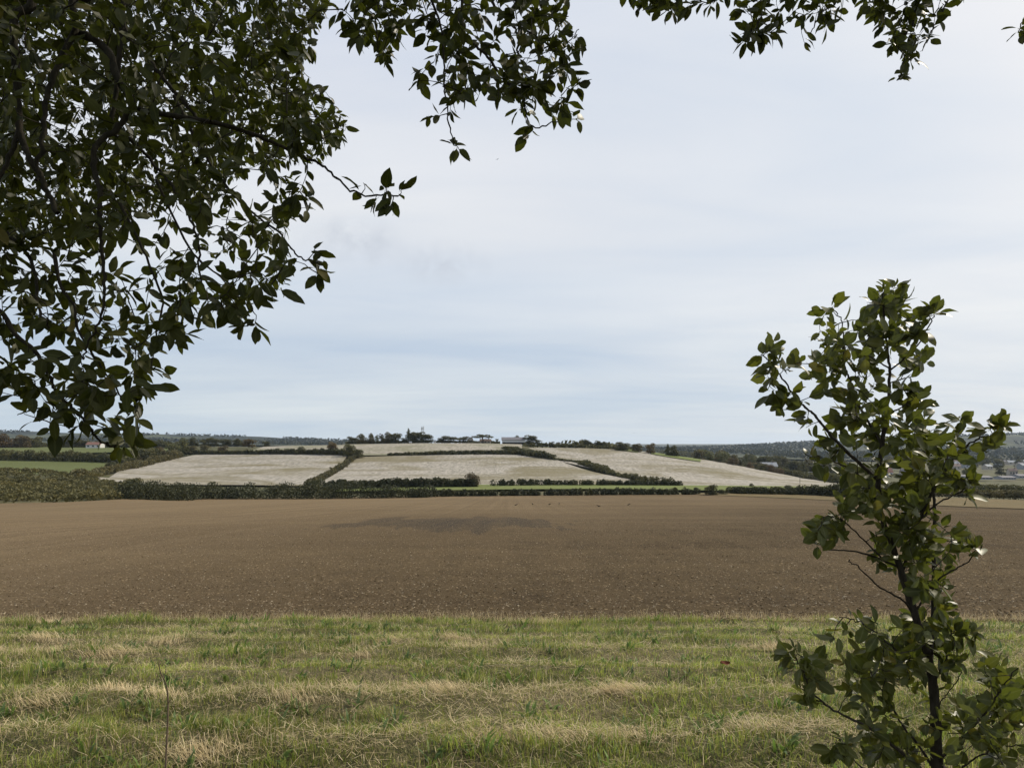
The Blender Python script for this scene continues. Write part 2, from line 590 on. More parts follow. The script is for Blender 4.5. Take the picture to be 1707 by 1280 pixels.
def field_mat(name, ca, cb, cc, sc=(0.03, 0.03), grain=1.2, patch=0.45, row=(0.5, 0.02), rowf=0.3, gy_=0.5):
    """a field seen from afar: fine grain, long patches, rows"""
    m, ns, ls, b = mat_new(name)
    p = pos_node(ns)
    g = noise_node(ns, ls, mapping_node(ns, ls, p, (1, gy_, 1)), grain, 5, 0.75)
    c = ramp_node(ns, ls, g, [(0.30, cb), (0.62, ca)])
    w = noise_node(ns, ls, mapping_node(ns, ls, p, (sc[0], sc[1], 0.0)), 1.0, 5, 0.6, 0.8)
    f = ramp_node(ns, ls, w, [(0.46, 0.0), (0.60, 1.0)])
    c = mix_node(ns, ls, math_node(ns, ls, 'MULTIPLY', f, patch), c, cc)
    r = noise_node(ns, ls, mapping_node(ns, ls, p, (row[0], row[1], 0.0), (0, 0, 0), (0, 0, R(24))), 1.0, 3, 0.6)
    c = mix_node(ns, ls, math_node(ns, ls, 'MULTIPLY', ramp_node(ns, ls, r, [(0.45, 0.0), (0.65, 1.0)]), rowf), c, cb)
    ls.new(c, b.inputs['Base Color'])
    b.inputs['Roughness'].default_value = 0.95
    b.inputs['Specular IOR Level'].default_value = 0.1
    bump(ns, ls, b, g, 0.8, 0.3)
    return m


def vcol_mat(name, rough=0.7, trans=0.25):
    m, ns, ls, b = mat_new(name)
    a = ns.new('ShaderNodeAttribute')
    a.attribute_name = 'colour'
    ls.new(a.outputs['Color'], b.inputs['Base Color'])
    b.inputs['Roughness'].default_value = rough
    b.inputs['Specular IOR Level'].default_value = 0.25
    t = ns.new('ShaderNodeBsdfTranslucent')
    ls.new(a.outputs['Color'], t.inputs['Color'])
    mx = ns.new('ShaderNodeMixShader')
    mx.inputs[0].default_value = trans
    ls.new(b.outputs[0], mx.inputs[1])
    ls.new(t.outputs[0], mx.inputs[2])
    ls.new(mx.outputs[0], ns['Material Output'].inputs['Surface'])
    return m


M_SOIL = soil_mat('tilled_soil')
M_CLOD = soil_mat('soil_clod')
M_STUBBLE = field_mat('pale_stubble', (0.36, 0.332, 0.283), (0.13, 0.12, 0.094), (0.14, 0.12, 0.06), (0.018, 0.024), 0.8, 0.8, (0.5, 0.02), 0.1, 0.2)
M_STUBBLE_UP = field_mat('upper_stubble', (0.34, 0.31, 0.255), (0.15, 0.138, 0.104), (0.125, 0.13, 0.06), (0.016, 0.024), 0.7, 0.7, (0.5, 0.02), 0.1, 0.2)
M_PASTURE = field_mat('green_pasture', (0.098, 0.112, 0.038), (0.075, 0.088, 0.03), (0.12, 0.13, 0.05), (0.02, 0.03), 1.0, 0.4)
M_PASTURE_PALE = field_mat('bright_pasture', (0.13, 0.155, 0.045), (0.10, 0.12, 0.034), (0.15, 0.155, 0.06), (0.03, 0.03), 1.0, 0.4)
M_MARGIN = field_mat('dry_margin', (0.155, 0.112, 0.05), (0.09, 0.07, 0.032), (0.085, 0.08, 0.034), (0.05, 0.15), 1.5, 0.5)
M_GROUND = field_mat('rough_land', (0.085, 0.085, 0.04), (0.055, 0.058, 0.03), (0.13, 0.11, 0.06), (0.015, 0.02), 0.6, 0.5)
M_HILL = field_mat('far_hill_land', (0.034, 0.040, 0.027), (0.014, 0.019, 0.014), (0.095, 0.105, 0.05), (0.0035, 0.003), 0.035, 0.8, (0.02, 0.004))
M_VERGE = field_mat('verge_thatch', (0.14, 0.13, 0.055), (0.07, 0.068, 0.03), (0.22, 0.18, 0.105), (0.5, 0.9), 9.0, 0.6)
M_GRASS = vcol_mat('grass_blade', 0.65, 0.42)
M_FLINT = vcol_mat('flint', 0.8, 0.0)
M_OAK_LEAF = leaf_mat('oak_leaf', (0.034, 0.039, 0.0065), (0.048, 0.050, 0.016), 0.24, 0.16, 0.5)
M_SAP_LEAF = leaf_mat('sapling_leaf', (0.086, 0.096, 0.016), (0.125, 0.13, 0.055), 0.40, 0.35, 0.44)
M_BARK = bark_mat('oak_bark', (0.010, 0.008, 0.005), (0.030, 0.024, 0.016))
M_SAP_BARK = bark_mat('sapling_bark', (0.018, 0.014, 0.011), (0.065, 0.054, 0.042))
M_FAR_LEAF = far_leaf_mat('far_foliage')
M_FAR_BARK = plain('far_bark', (0.07, 0.058, 0.045))
M_STEM = plain('dry_stem', (0.16, 0.115, 0.075), 0.8, 0.3, 60)
M_RED_LEAF = plain('red_leaf', (0.11, 0.032, 0.014), 0.6, 0.25, 40)
M_WHITE = plain('white_render', (0.58, 0.58, 0.56), 0.7, 0.06)
M_CREAM = plain('cream_render', (0.38, 0.345, 0.29), 0.7, 0.08)
M_SLATE = plain('slate_roof', (0.145, 0.14, 0.15), 0.6, 0.12)
M_TILE = plain('red_tile_roof', (0.20, 0.11, 0.085), 0.75, 0.15)
M_BROWN_ROOF = plain('brown_roof', (0.16, 0.12, 0.10), 0.75, 0.15)
M_SHEET = plain('pale_sheeting', (0.27, 0.285, 0.30), 0.5, 0.08)
M_DARK = plain('dark_opening', (0.025, 0.03, 0.04), 0.3, 0.1)
M_GALV = plain('galvanised_steel', (0.48, 0.49, 0.49), 0.45, 0.06)
M_CROW = plain('black_feather', (0.012, 0.012, 0.014), 0.5, 0.2, 20)

# ------------------------------------------------------------------ ground sheets


def grid_faces(nr, nc):
    i = np.arange(nr - 1)[:, None] * nc
    j = np.arange(nc - 1)[None, :]
    a = i + j
    return np.stack([a, a + 1, a + nc + 1, a + nc], -1).reshape(-1, 4)


gy = np.concatenate([np.linspace(-300, -6, 14), np.linspace(-4, 9, 14), np.geomspace(10, 8500, 210)])
gs = np.linspace(-1, 1, 221)
gs = np.sign(gs) * np.abs(gs) ** 1.25
GX = gs[None, :] * (60 + 1.25 * np.maximum(gy, 0))[:, None]
GY = np.repeat(gy[:, None], len(gs), 1)
GZ = H(GX, GY, False) - (0.10 + 0.0022 * np.clip(GY, 0, 1500))
tag(link('ground', mesh_np('ground', np.stack([GX, GY, GZ], -1).reshape(-1, 3), grid_faces(*GX.shape), M_GROUND, smooth=True)), kind='structure')


def poly_interp(P, n):
    P = np.array(P, float)
    L = np.concatenate([[0], np.cumsum(np.linalg.norm(np.diff(P, axis=0), axis=1))])
    t = np.linspace(0, L[-1], n)
    return np.stack([np.interp(t, L, P[:, k]) for k in range(P.shape[1])], -1)


def patch(name, near, far, mat, nu=60, nv=40, lift=0.0, pw=1.0, dmin=4.0, dmax=520.0):
    """a sheet of land between two outlines drawn over the view and carried onto the land"""
    A = np.array([ground_at(p, r, dmin, dmax) for p, r in poly_interp(near, nu)])
    B = np.array([ground_at(p, r, dmin, dmax) for p, r in poly_interp(far, nu)])
    t = (np.linspace(0, 1, nv) ** pw)[:, None]
    X = A[None, :, 0] * (1 - t) + B[None, :, 0] * t
    Y = A[None, :, 1] * (1 - t) + B[None, :, 1] * t
    Z = H(X, Y) + lift
    V = np.stack([X, Y, Z], -1).reshape(-1, 3)
    return tag(link(name, mesh_np(name, V, grid_faces(nv, nu), mat, smooth=True)), kind='structure')


def verge_edge(X):
    X = np.asarray(X, float)
    px = CX + X / 10.0 * F
    e = 9.75 + 0.8 * (fbm(X * 1.1, X * 0 + 4.2, 5, 4) - 0.5)
    e = e - 0.22 * np.clip((px - 100) / 30, 0, 1) * np.clip((330 - px) / 12, 0, 1)
    e = e - 0.55 * np.clip((px - 1150) / 600, 0, 1)
    return e


# grass verge
vx = np.linspace(-16, 16, 240)
vy = np.linspace(0, 1, 110)
VX = np.repeat(vx[None, :], len(vy), 0)
VY = -14 + vy[:, None] * (verge_edge(vx)[None, :] + 0.25 + 14)
tag(link('grass_verge', mesh_np('grass_verge', np.stack([VX, VY, H(VX, VY) - 0.005], -1).reshape(-1, 3), grid_faces(*VX.shape), M_VERGE, smooth=True)), kind='structure')

# ploughed field: fan of columns from the verge to its far edge
FAR_EDGE = [(-420, 846), (0, 839), (110, 837), (205, 832), (300, 830), (500, 830), (700, 827), (850, 825), (1000, 824), (1150, 823), (1200, 824),
            (1300, 830), (1400, 835), (1500, 840), (1600, 845), (1707, 849), (2150, 866)]
fe = poly_interp(FAR_EDGE, 260)
FB = np.array([ground_at(p, r) for p, r in fe])
t = np.linspace(0, 1, 260)[:, None]
fd = np.exp(np.log(9.2) * (1 - t) + np.log(FB[None, :, 1]) * t)
fpx = fe[None, :, 0]
FXX = (fpx - CX) / F * np.maximum(fd, 30.0) + np.sign(fpx - CX) * 0
FXX = FXX * np.clip(fd / 30.0, 0.62, 1.0)
near_e = verge_edge(FXX)
fd2 = np.where(fd < 20, np.maximum(fd, near_e - 0.35), fd)
FZ = H(FXX, fd2) + 0.02 - 0.16 * np.clip((near_e + 0.06 - fd2) / 0.2, 0, 1)
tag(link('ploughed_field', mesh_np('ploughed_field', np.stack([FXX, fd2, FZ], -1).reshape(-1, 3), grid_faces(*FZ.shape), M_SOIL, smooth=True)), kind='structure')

patch('field_margin', [(1165, 825), (1300, 830), (1400, 835), (1500, 840), (1600, 845), (1707, 849), (2150, 866)],
      [(1165, 822), (1300, 822), (1400, 824), (1500, 827), (1600, 830), (1707, 834), (2150, 846)], M_MARGIN, 60, 12, 0.12)
patch('meadow_strip', [(560, 819), (700, 818), (850, 816), (1000, 815), (1200, 818), (1400, 820), (1480, 822)],
      [(560, 809), (700, 808), (850, 808), (1000, 808.5), (1200, 809.5), (1400, 811), (1480, 813)], M_PASTURE_PALE, 60, 14, 0.12)
patch('stubble_field', [(150, 799), (260, 808), (400, 808), (522, 810)], [(200, 783), (330, 757), (450, 755), (580, 758)], M_STUBBLE, 60, 50)
patch('stubble_field', [(508, 814), (700, 806), (850, 808), (1100, 806)], [(590, 761.5), (720, 758), (860, 757), (920, 763)], M_STUBBLE, 60, 50)
patch('stubble_field', [(925, 766), (1050, 797), (1150, 810), (1395, 811)], [(880, 746), (1000, 747), (1130, 757), (1395, 804)], M_STUBBLE, 60, 60)
patch('upper_stubble_field', [(596, 759), (680, 758), (760, 754), (870, 748)], [(570, 740.5), (700, 738.6), (800, 738.6), (870, 740.5)], M_STUBBLE_UP, 50, 24)
patch('upper_stubble_field', [(420, 751), (585, 752)], [(440, 743.5), (585, 741.2)], M_STUBBLE_UP, 30, 14)
patch('pasture', [(-300, 788), (0, 788), (150, 796)], [(-300, 765), (0, 764), (210, 768)], M_PASTURE, 50, 30, 0.1, dmin=258.0)
patch('pasture', [(-300, 757), (0, 757), (140, 755), (280, 752)], [(-300, 744), (0, 743), (140, 743), (280, 744.5)], M_PASTURE, 40, 16, 0.1, dmax=700.0)


def patch_d(name, pxs, d0, d1, mat, nu=24, nv=8, lift=0.4):
    pp = np.linspace(pxs[0], pxs[1], nu)[None, :]
    dd = np.linspace(0, 1, nv)[:, None] * (np.linspace(d1[0], d1[1], nu) - np.linspace(d0[0], d0[1], nu))[None, :] + np.linspace(d0[0], d0[1], nu)[None, :]
    X = (pp - CX) / F * dd
    return tag(link(name, mesh_np(name, np.stack([X, dd, H(X, dd) + lift], -1).reshape(-1, 3), grid_faces(nv, nu), mat, smooth=True)), kind='structure')


patch_d('paddock', (1085, 1168), (462, 440), (486, 478), M_PASTURE_PALE)
patch_d('paddock', (1028, 1064), (466, 462), (486, 484), M_PASTURE_PALE)
patch('town_meadow', [(1560, 818), (1720, 820)], [(1560, 812), (1720, 814)], M_PASTURE_PALE, 24, 8, 0.3, dmax=700.0)

# far ridges
hy = np.geomspace(1500, 7000, 60)
hp = np.linspace(-900, 2600, 300)
HX = (hp[None, :] - CX) / F * hy[:, None]
HYY = np.repeat(hy[:, None], len(hp), 1)
HZZ = H(HX, HYY, False) + 7.0 * (fbm(HX / 140.0, HYY / 400.0, 31) - 0.5) * np.clip((HYY - 1800) / 1500, 0, 1)
tag(link('far_hills', mesh_np('far_hills', np.stack([HX, HYY, HZZ], -1).reshape(-1, 3), grid_faces(*HX.shape), M_HILL, smooth=True)), kind='structure')

# ------------------------------------------------------------------ haze
zmin = float(min(GZ.min(), HZZ.min())) - 1.0
zmax = float(max(HZZ.max(), 20.0)) + 25.0
hm = bpy.data.materials.new('air')
hm.use_nodes = True
hm.node_tree.nodes.clear()
ho = hm.node_tree.nodes.new('ShaderNodeOutputMaterial')
hv = hm.node_tree.nodes.new('ShaderNodeVolumePrincipled')
hv.inputs['Color'].default_value = (0.62, 0.77, 1.0, 1)
hv.inputs['Density'].default_value = 0.00004
hv.inputs['Anisotropy'].default_value = 0.2
hm.node_tree.links.new(hv.outputs[0], ho.inputs['Volume'])
hb = MB().box(-11500, 11500, -500, 9500, zmin, zmax).build('haze', hm)
tag(hb, kind='stuff')

# ------------------------------------------------------------------ far foliage: hedges, bushes, trees


def cards(C, S, rg, flat=0.0, attr=None):
    """irregular leaf-clump quads at centres C with sizes S"""
    n = len(C)
    N = rg.normal(size=(n, 3))
    N[:, 2] += flat
    N /= np.linalg.norm(N, axis=1)[:, None]
    A = np.cross(N, rg.normal(size=(n, 3)))
    A /= np.linalg.norm(A, axis=1)[:, None] + 1e-9
    B = np.cross(N, A)
    S = np.asarray(S)[:, None]
    w = rg.uniform(0.35, 0.75, (n, 1))
    V = np.stack([C - A * S * 0.5, C + B * S * w * 0.5 * rg.uniform(0.6, 1.2, (n, 1)), C + A * S * 0.5, C - B * S * w * 0.5 * rg.uniform(0.6, 1.2, (n, 1))], 1)
    Q = np.arange(4 * n).reshape(n, 4)
    tint = np.repeat(rg.random(n) if attr is None else attr, 4)
    return V.reshape(-1, 3), Q, tint


def blob_points(n, rg, lobes):
    """points in the shells of ellipsoid lobes [(centre, radii)]"""
    w = np.array([np.prod(r) ** (2 / 3) for c, r in lobes])
    k = rg.choice(len(lobes), n, p=w / w.sum())
    D = rg.normal(size=(n, 3))
    D /= np.linalg.norm(D, axis=1)[:, None]
    Cc = np.array([c for c, r in lobes])[k]
    Rr = np.array([r for c, r in lobes])[k]
    D[:, 2] = np.where((D[:, 2] < -0.25) & (rg.random(n) < 0.7), -D[:, 2], D[:, 2])
    return Cc + D * Rr * (rg.random(n) ** 0.28)[:, None], k


def hedge(label, path, h0, h1, width, col, gap=0.0, seed=1, card=None, group=None, bumpy=0.42, name='hedge', cat='hedge', kind=None, dmin=4.0):
    """a run of shrubs along a path over the land; h0..h1 metres high"""
    rg = np.random.default_rng(seed)
    P = np.array([ground_at(p, r, dmin) for p, r in path])
    L = np.concatenate([[0], np.cumsum(np.linalg.norm(np.diff(P[:, :2], axis=0), axis=1))])
    dist = P[:, 1].mean()
    cs = card or max(0.36, dist / 744.0 * 1.45)
    lobes = []
    s = 0.0
    while s < L[-1]:
        u = s / L[-1]
        x, y = np.interp(s, L, P[:, 0]), np.interp(s, L, P[:, 1])
        h = (h0 * (1 - u) + h1 * u) * (1 - bumpy / 2 + bumpy * rg.random()) * (0.75 + 0.5 * vnoise(s / 14.0, seed * 1.7, seed))
        if rg.random() >= gap:
            for k in range(2 if width > 2.4 else 1):
                ox, oy = rg.normal(0, width * 0.22, 2)
                zz = float(H(x + ox, y + oy, False))
                r = h * 0.52
                lobes.append(((x + ox, y + oy, zz + h * 0.36), (max(width * 0.5, r * 0.9) * rg.uniform(0.8, 1.2), max(width * 0.5, r * 0.9) * rg.uniform(0.8, 1.2), h * 0.56)))
        s += h * rg.uniform(0.22, 0.5) + 0.25
    area = sum(4 * math.pi * (np.prod(r)) ** (2 / 3) for c, r in lobes)
    n = int(np.clip(area / (cs * cs) * 1.25, 200, 18000))
    C, k = blob_points(n, rg, lobes)
    lt = rg.random(len(lobes))
    k2 = rg.integers(0, len(lobes), int(n * 0.5))
    lc, lr = np.array([c for c, r in lobes])[k2], np.array([r for c, r in lobes])[k2]
    C2 = lc + np.stack([rg.uniform(-1, 1, len(k2)) * lr[:, 0] * 0.9, rg.uniform(-1, 1, len(k2)) * lr[:, 1] * 0.9, -rg.random(len(k2)) * lr[:, 2] * 0.62], -1)
    C, k, n = np.concatenate([C, C2]), np.concatenate([k, k2]), n + len(k2)
    V, Q, tint = cards(C, cs * rg.uniform(0.7, 1.8, n), rg, 0.4, np.clip(0.6 * lt[k] + 0.4 * rg.random(n), 0, 1))
    o0 = P[0].copy()
    me = mesh_np(name, V - o0, Q, M_FAR_LEAF, {'tint': tint})
    o = link(name, me, None, o0)
    o.color = (*col, 1)
    return tag(o, label, cat if kind is None else None, group, kind)


G_DARK = (0.070, 0.072, 0.032)
G_MID = (0.085, 0.085, 0.038)
G_VALLEY = (0.046, 0.051, 0.024)
G_OLIVE = (0.108, 0.098, 0.045)
G_BROWN = (0.105, 0.082, 0.042)
G_PALE = (0.11, 0.115, 0.052)
G_AUT = (0.105, 0.075, 0.036)

hedge('tall dense dark hedge along the far left edge of the ploughed field', [(215, 832), (330, 831), (520, 831), (620, 830), (712, 828.8)], 5.0, 3.4, 4.5, G_VALLEY, seed=11)
hedge('low clipped dark hedge along the far centre edge of the ploughed field', [(690, 828.3), (850, 826.2), (1000, 825.2), (1165, 824.2)], 1.9, 1.7, 2.0, G_VALLEY, seed=12, bumpy=0.35)
hedge('dark hedge beyond the gap, above the golden field margin on the right', [(1224, 823), (1300, 824), (1340, 825), (1420, 829), (1480, 832)], 1.7, 4.2, 3.0, G_VALLEY, seed=13)
hedge('dark green hedge rising behind the tall one at the foot of the pale hill', [(535, 815), (620, 813), (700, 812), (790, 811.5)], 3.0, 2.5, 3.0, G_VALLEY, seed=14)
hedge('long even hedge above the narrow green meadow strip', [(826, 810), (900, 809), (1000, 809), (1060, 809), (1138, 809.5)], 2.3, 1.8, 2.4, G_VALLEY, seed=15, bumpy=0.3)
hedge('diagonal bushy hedge climbing the hill between the two pale stubble fields', [(513, 809), (540, 797), (565, 782), (585, 768), (600, 758)], 1.7, 2.4, 2.2, (0.085, 0.080, 0.038), seed=16, bumpy=0.6)
hedge('level dark hedge along the top of the left stubble field', [(300, 757), (400, 757), (500, 757), (590, 759)], 2.5, 3.2, 2.6, G_DARK, seed=17)
hedge('dark hedge between the upper and middle stubble fields below the farm', [(650, 759), (720, 758), (800, 756.5), (860, 757), (925, 766)], 1.8, 3.0, 3.0, G_DARK, seed=18, gap=0.08)
hedge('thick scrubby hedge dropping from the barn to the middle fields', [(846, 747), (864, 752), (885, 757), (905, 763)], 1.4, 2.8, 5.0, G_DARK, seed=19)
hedge('sparse diagonal hedge between the middle and right stubble fields', [(922, 766), (960, 770), (985, 779), (1010, 788), (1050, 798), (1120, 807)], 1.0, 2.0, 2.0, G_MID, seed=20, gap=0.12)
hedge('clump of thick dark scrub halfway down the diagonal hedge', [(972, 774), (990, 780), (1012, 788)], 2.8, 2.6, 3.8, G_MID, seed=26)
hedge('long thin hedge along the skyline edge of the right stubble field', [(878, 744), (960, 746), (1040, 749.5), (1100, 755), (1160, 762.5), (1200, 769), (1240, 776)], 2.0, 2.6, 2.2, G_MID, seed=21)
hedge('scrubby hedge down the right side of the right stubble field to the valley', [(1235, 775), (1290, 787), (1340, 797), (1395, 805), (1460, 808)], 4.2, 4.8, 4.2, G_MID, seed=22)
hedge('hedge of dark bushes behind the small green paddocks on the skyline', [(940, 742), (1010, 745), (1070, 750), (1130, 757), (1180, 765), (1240, 772)], 3.6, 7.5, 5.0, G_MID, seed=23)
hedge('dark hedge between the two green pastures on the left', [(-250, 766), (0, 767), (120, 769), (215, 772), (270, 766)], 5.0, 6.5, 5.0, G_MID, seed=24)
hedge('low grey green hedge between the lower pasture and the left stubble field', [(128, 795), (165, 790), (205, 783), (260, 771), (300, 762)], 1.6, 4.2, 3.0, G_OLIVE, seed=25)
hedge('hedge and scrub at the top edge of the upper left pasture', [(-250, 746), (0, 746), (100, 745), (200, 746), (290, 747)], 4.5, 5.0, 5.0, G_MID, seed=27)
hedge('rough dark hedge across the valley floor in front of the town', [(1560, 826), (1640, 828), (1720, 830), (1900, 832)], 2.0, 2.2, 4.0, G_OLIVE, seed=28)
hedge('broad belt of dark scrub below the long grey sheds of the town', [(1470, 814), (1560, 817), (1640, 818), (1720, 819), (1900, 819)], 2.2, 2.0, 6.0, G_MID, seed=29)

hedge('low ragged undergrowth under the skyline trees left of the farm clump', [(578, 739), (620, 739), (668, 738.5)], 1.3, 1.5, 2.0, G_MID, seed=31, dmin=503.0)
hedge('low ragged undergrowth along the skyline between the white shed and the barn', [(728, 738.5), (780, 738.5), (832, 739)], 1.5, 1.7, 2.0, G_MID, seed=32, dmin=503.0)

# scrub covered slope at the far left
sc_r = np.random.default_rng(50)
lobes, lcol = [], []
while len(lobes) < 1700:
    px, d = sc_r.uniform(-420, 232), 118 + 116 * sc_r.random() ** 0.7
    x = (px - CX) / F * d
    row_edge = np.interp(px, [p for p, r in FAR_EDGE], [r for p, r in FAR_EDGE])
    z = float(H(x, d, False))
    row = HZ - (z - EYE) / d * F
    if row > row_edge - 1.0 or (px > 120 and d > 245) or (px > 160 and row < 806):
        continue
    h = sc_r.uniform(0.7, 1.5) * (0.75 if d > 205 and px < 150 else 1.0) * (0.7 + 0.6 * vnoise(x / 9, d / 9, 9)) * (1.0 if px < 150 else 1.2)
    lobes.append(((x, d, z + h * 0.35), (h * sc_r.uniform(0.8, 1.3), h * sc_r.uniform(0.8, 1.3), h * 0.62)))
lt = 0.25 + 0.75 * sc_r.random(len(lobes))
C, k = blob_points(110000, sc_r, lobes)
V, Q, tint = cards(C, 0.52 * sc_r.uniform(0.6, 1.6, len(C)), sc_r, 0.4, np.clip(0.6 * lt[k] + 0.4 * sc_r.random(len(C)), 0, 1))
o = link('scrub', mesh_np('scrub', V, Q, M_FAR_LEAF, {'tint': tint}))
o.color = (0.100, 0.095, 0.042, 1)
tag(o, kind='stuff')


def tree_meshes(kind, seed):
    """(trunk mesh, crown mesh) one unit high and one unit wide"""
    rg = np.random.default_rng(seed)
    lobes = []
    limbs = []
    if kind == 'broad':
        for k in range(13):
            a, rr = rg.uniform(0, 2 * np.pi), 0.30 * math.sqrt(rg.random())
            z = rg.uniform(0.10, 0.82)
            r = rg.uniform(0.18, 0.28) * (1.15 - 0.6 * abs(z - 0.5))
            c = (rr * math.cos(a), rr * math.sin(a), z)
            lobes.append((c, (r, r, r * 0.85)))
            limbs.append(c)
        for k in range(7):
            a = k * 0.9 + rg.uniform(0, 0.5)
            c = (0.26 * math.cos(a), 0.26 * math.sin(a), rg.uniform(0.12, 0.26))
            lobes.append((c, (0.2, 0.2, 0.16)))
        n, base = 2900, 0.14
    elif kind == 'bush':
        for k in range(10):
            a, rr = rg.uniform(0, 2 * np.pi), 0.30 * math.sqrt(rg.random())
            z = rg.uniform(0.2, 0.72) * (1.1 - rr)
            r = rg.uniform(0.15, 0.24)
            c = (rr * math.cos(a), rr * math.sin(a), z)
            lobes.append((c, (r, r, min(r, z))))
            limbs.append(c)
        for k in range(8):
            a = k * 0.8 + rg.uniform(0, 0.5)
            c = (0.30 * math.cos(a), 0.30 * math.sin(a), rg.uniform(0.10, 0.22))
            lobes.append((c, (0.2, 0.2, 0.18)))
        n, base = 2000, 0.08
    elif kind == 'poplar':
        for k in range(12):
            z = 0.15 + 0.8 * k / 12
            r = 0.26 * math.sin(math.pi * min(1, (z + 0.12) / 1.12)) + 0.1
            c = (rg.normal(0, 0.13), rg.normal(0, 0.13), z)
            lobes.append((c, (r, r, 0.11)))
            limbs.append(c)
        n, base = 1400, 0.2
    elif kind == 'conifer':
        for k in range(13):
            z = 0.12 + 0.85 * k / 12
            r = 0.46 * (1 - z) ** 0.8 + 0.05
            a = rg.uniform(0, 2 * np.pi)
            c = (r * 0.35 * math.cos(a), r * 0.35 * math.sin(a), z)
            lobes.append((c, (r, r, 0.075)))
            limbs.append(c)
        n, base = 1500, 0.15
    else:                                         # flat topped pine
        for k in range(11):
            a, rr = rg.uniform(0, 2 * np.pi), 0.36 * math.sqrt(rg.random())
            z = rg.uniform(0.66, 0.88)
            r = rg.uniform(0.13, 0.2)
            c = (rr * math.cos(a), rr * math.sin(a), z)
            lobes.append((c, (r, r, 0.10)))
            limbs.append(c)
        n, base = 1100, 0.62
    C, k = blob_points(n, rg, lobes)
    lt = rg.random(len(lobes))
    C = C * np.array([0.46 / np.percentile(np.hypot(C[:, 0], C[:, 1]), 96)] * 2 + [0.985 / np.percentile(C[:, 2], 99.3)])
    V, Q, tint = cards(C, rg.uniform(0.05, 0.11, n), rg, 0.3, np.clip(0.5 * lt[k] + 0.5 * rg.random(n), 0, 1))
    crown = mesh_np('crown_' + kind, V, Q, M_FAR_LEAF, {'tint': tint})
    parts = [tube_np([(0, 0, -0.03), (0.01, 0, base * 0.6), (0, 0.01, base), (0.0, 0.0, 0.7)], [0.035, 0.027, 0.022, 0.008], 6)]
    for c in limbs[:7]:
        parts.append(tube_np([(0, 0, base * 0.7), (c[0] * 0.5, c[1] * 0.5, (base * 0.7 + c[2]) / 2 + 0.02), c], [0.014, 0.009, 0.004], 4))
    v, q = join_np(parts)
    trunk = mesh_np('trunk_' + kind, v, q, M_FAR_BARK)
    return trunk, crown


TREES = {k: [tree_meshes(k, 100 + 10 * i + j) for j in range(4 if k == 'broad' else 3)] for i, k in enumerate(('broad', 'bush', 'poplar', 'conifer', 'pine'))}
t_count = [0]


def tree(kind, px, base, top, wpx, col, label, cat='tree', group=None, d=None, name=None):
    """a far tree whose foot stands on the land at this pixel; d: how far off it stands"""
    t_count[0] += 1
    rg = np.random.default_rng(900 + t_count[0])
    if d is None:
        P = ground_at(px, base)
    else:
        X = (px - CX) / F * d
        P = np.array([X, d, float(H(X, d, False))])
        base = HZ - (P[2] - EYE) / d * F
    dd = P[1]
    h, w = (base - top) / F * dd, wpx / F * dd
    h = max(h, 0.8)
    root = empty(name or {'broad': 'broadleaf_tree', 'bush': 'bush', 'poplar': 'poplar_tree', 'conifer': 'conifer_tree', 'pine': 'pine_tree'}[kind],
                 (P[0], P[1], P[2] - 0.06 * h), label, cat, group)
    root.scale = (w, w, h)
    root.rotation_euler = (0, 0, rg.uniform(0, 6.28))
    tm, cm = TREES[kind][rg.integers(len(TREES[kind]))]
    link('trunk', tm, root)
    c = link('crown', cm, root)
    v = rg.uniform(0.85, 1.2)
    c.color = (col[0] * v, col[1] * v, col[2] * v, 1)
    return root


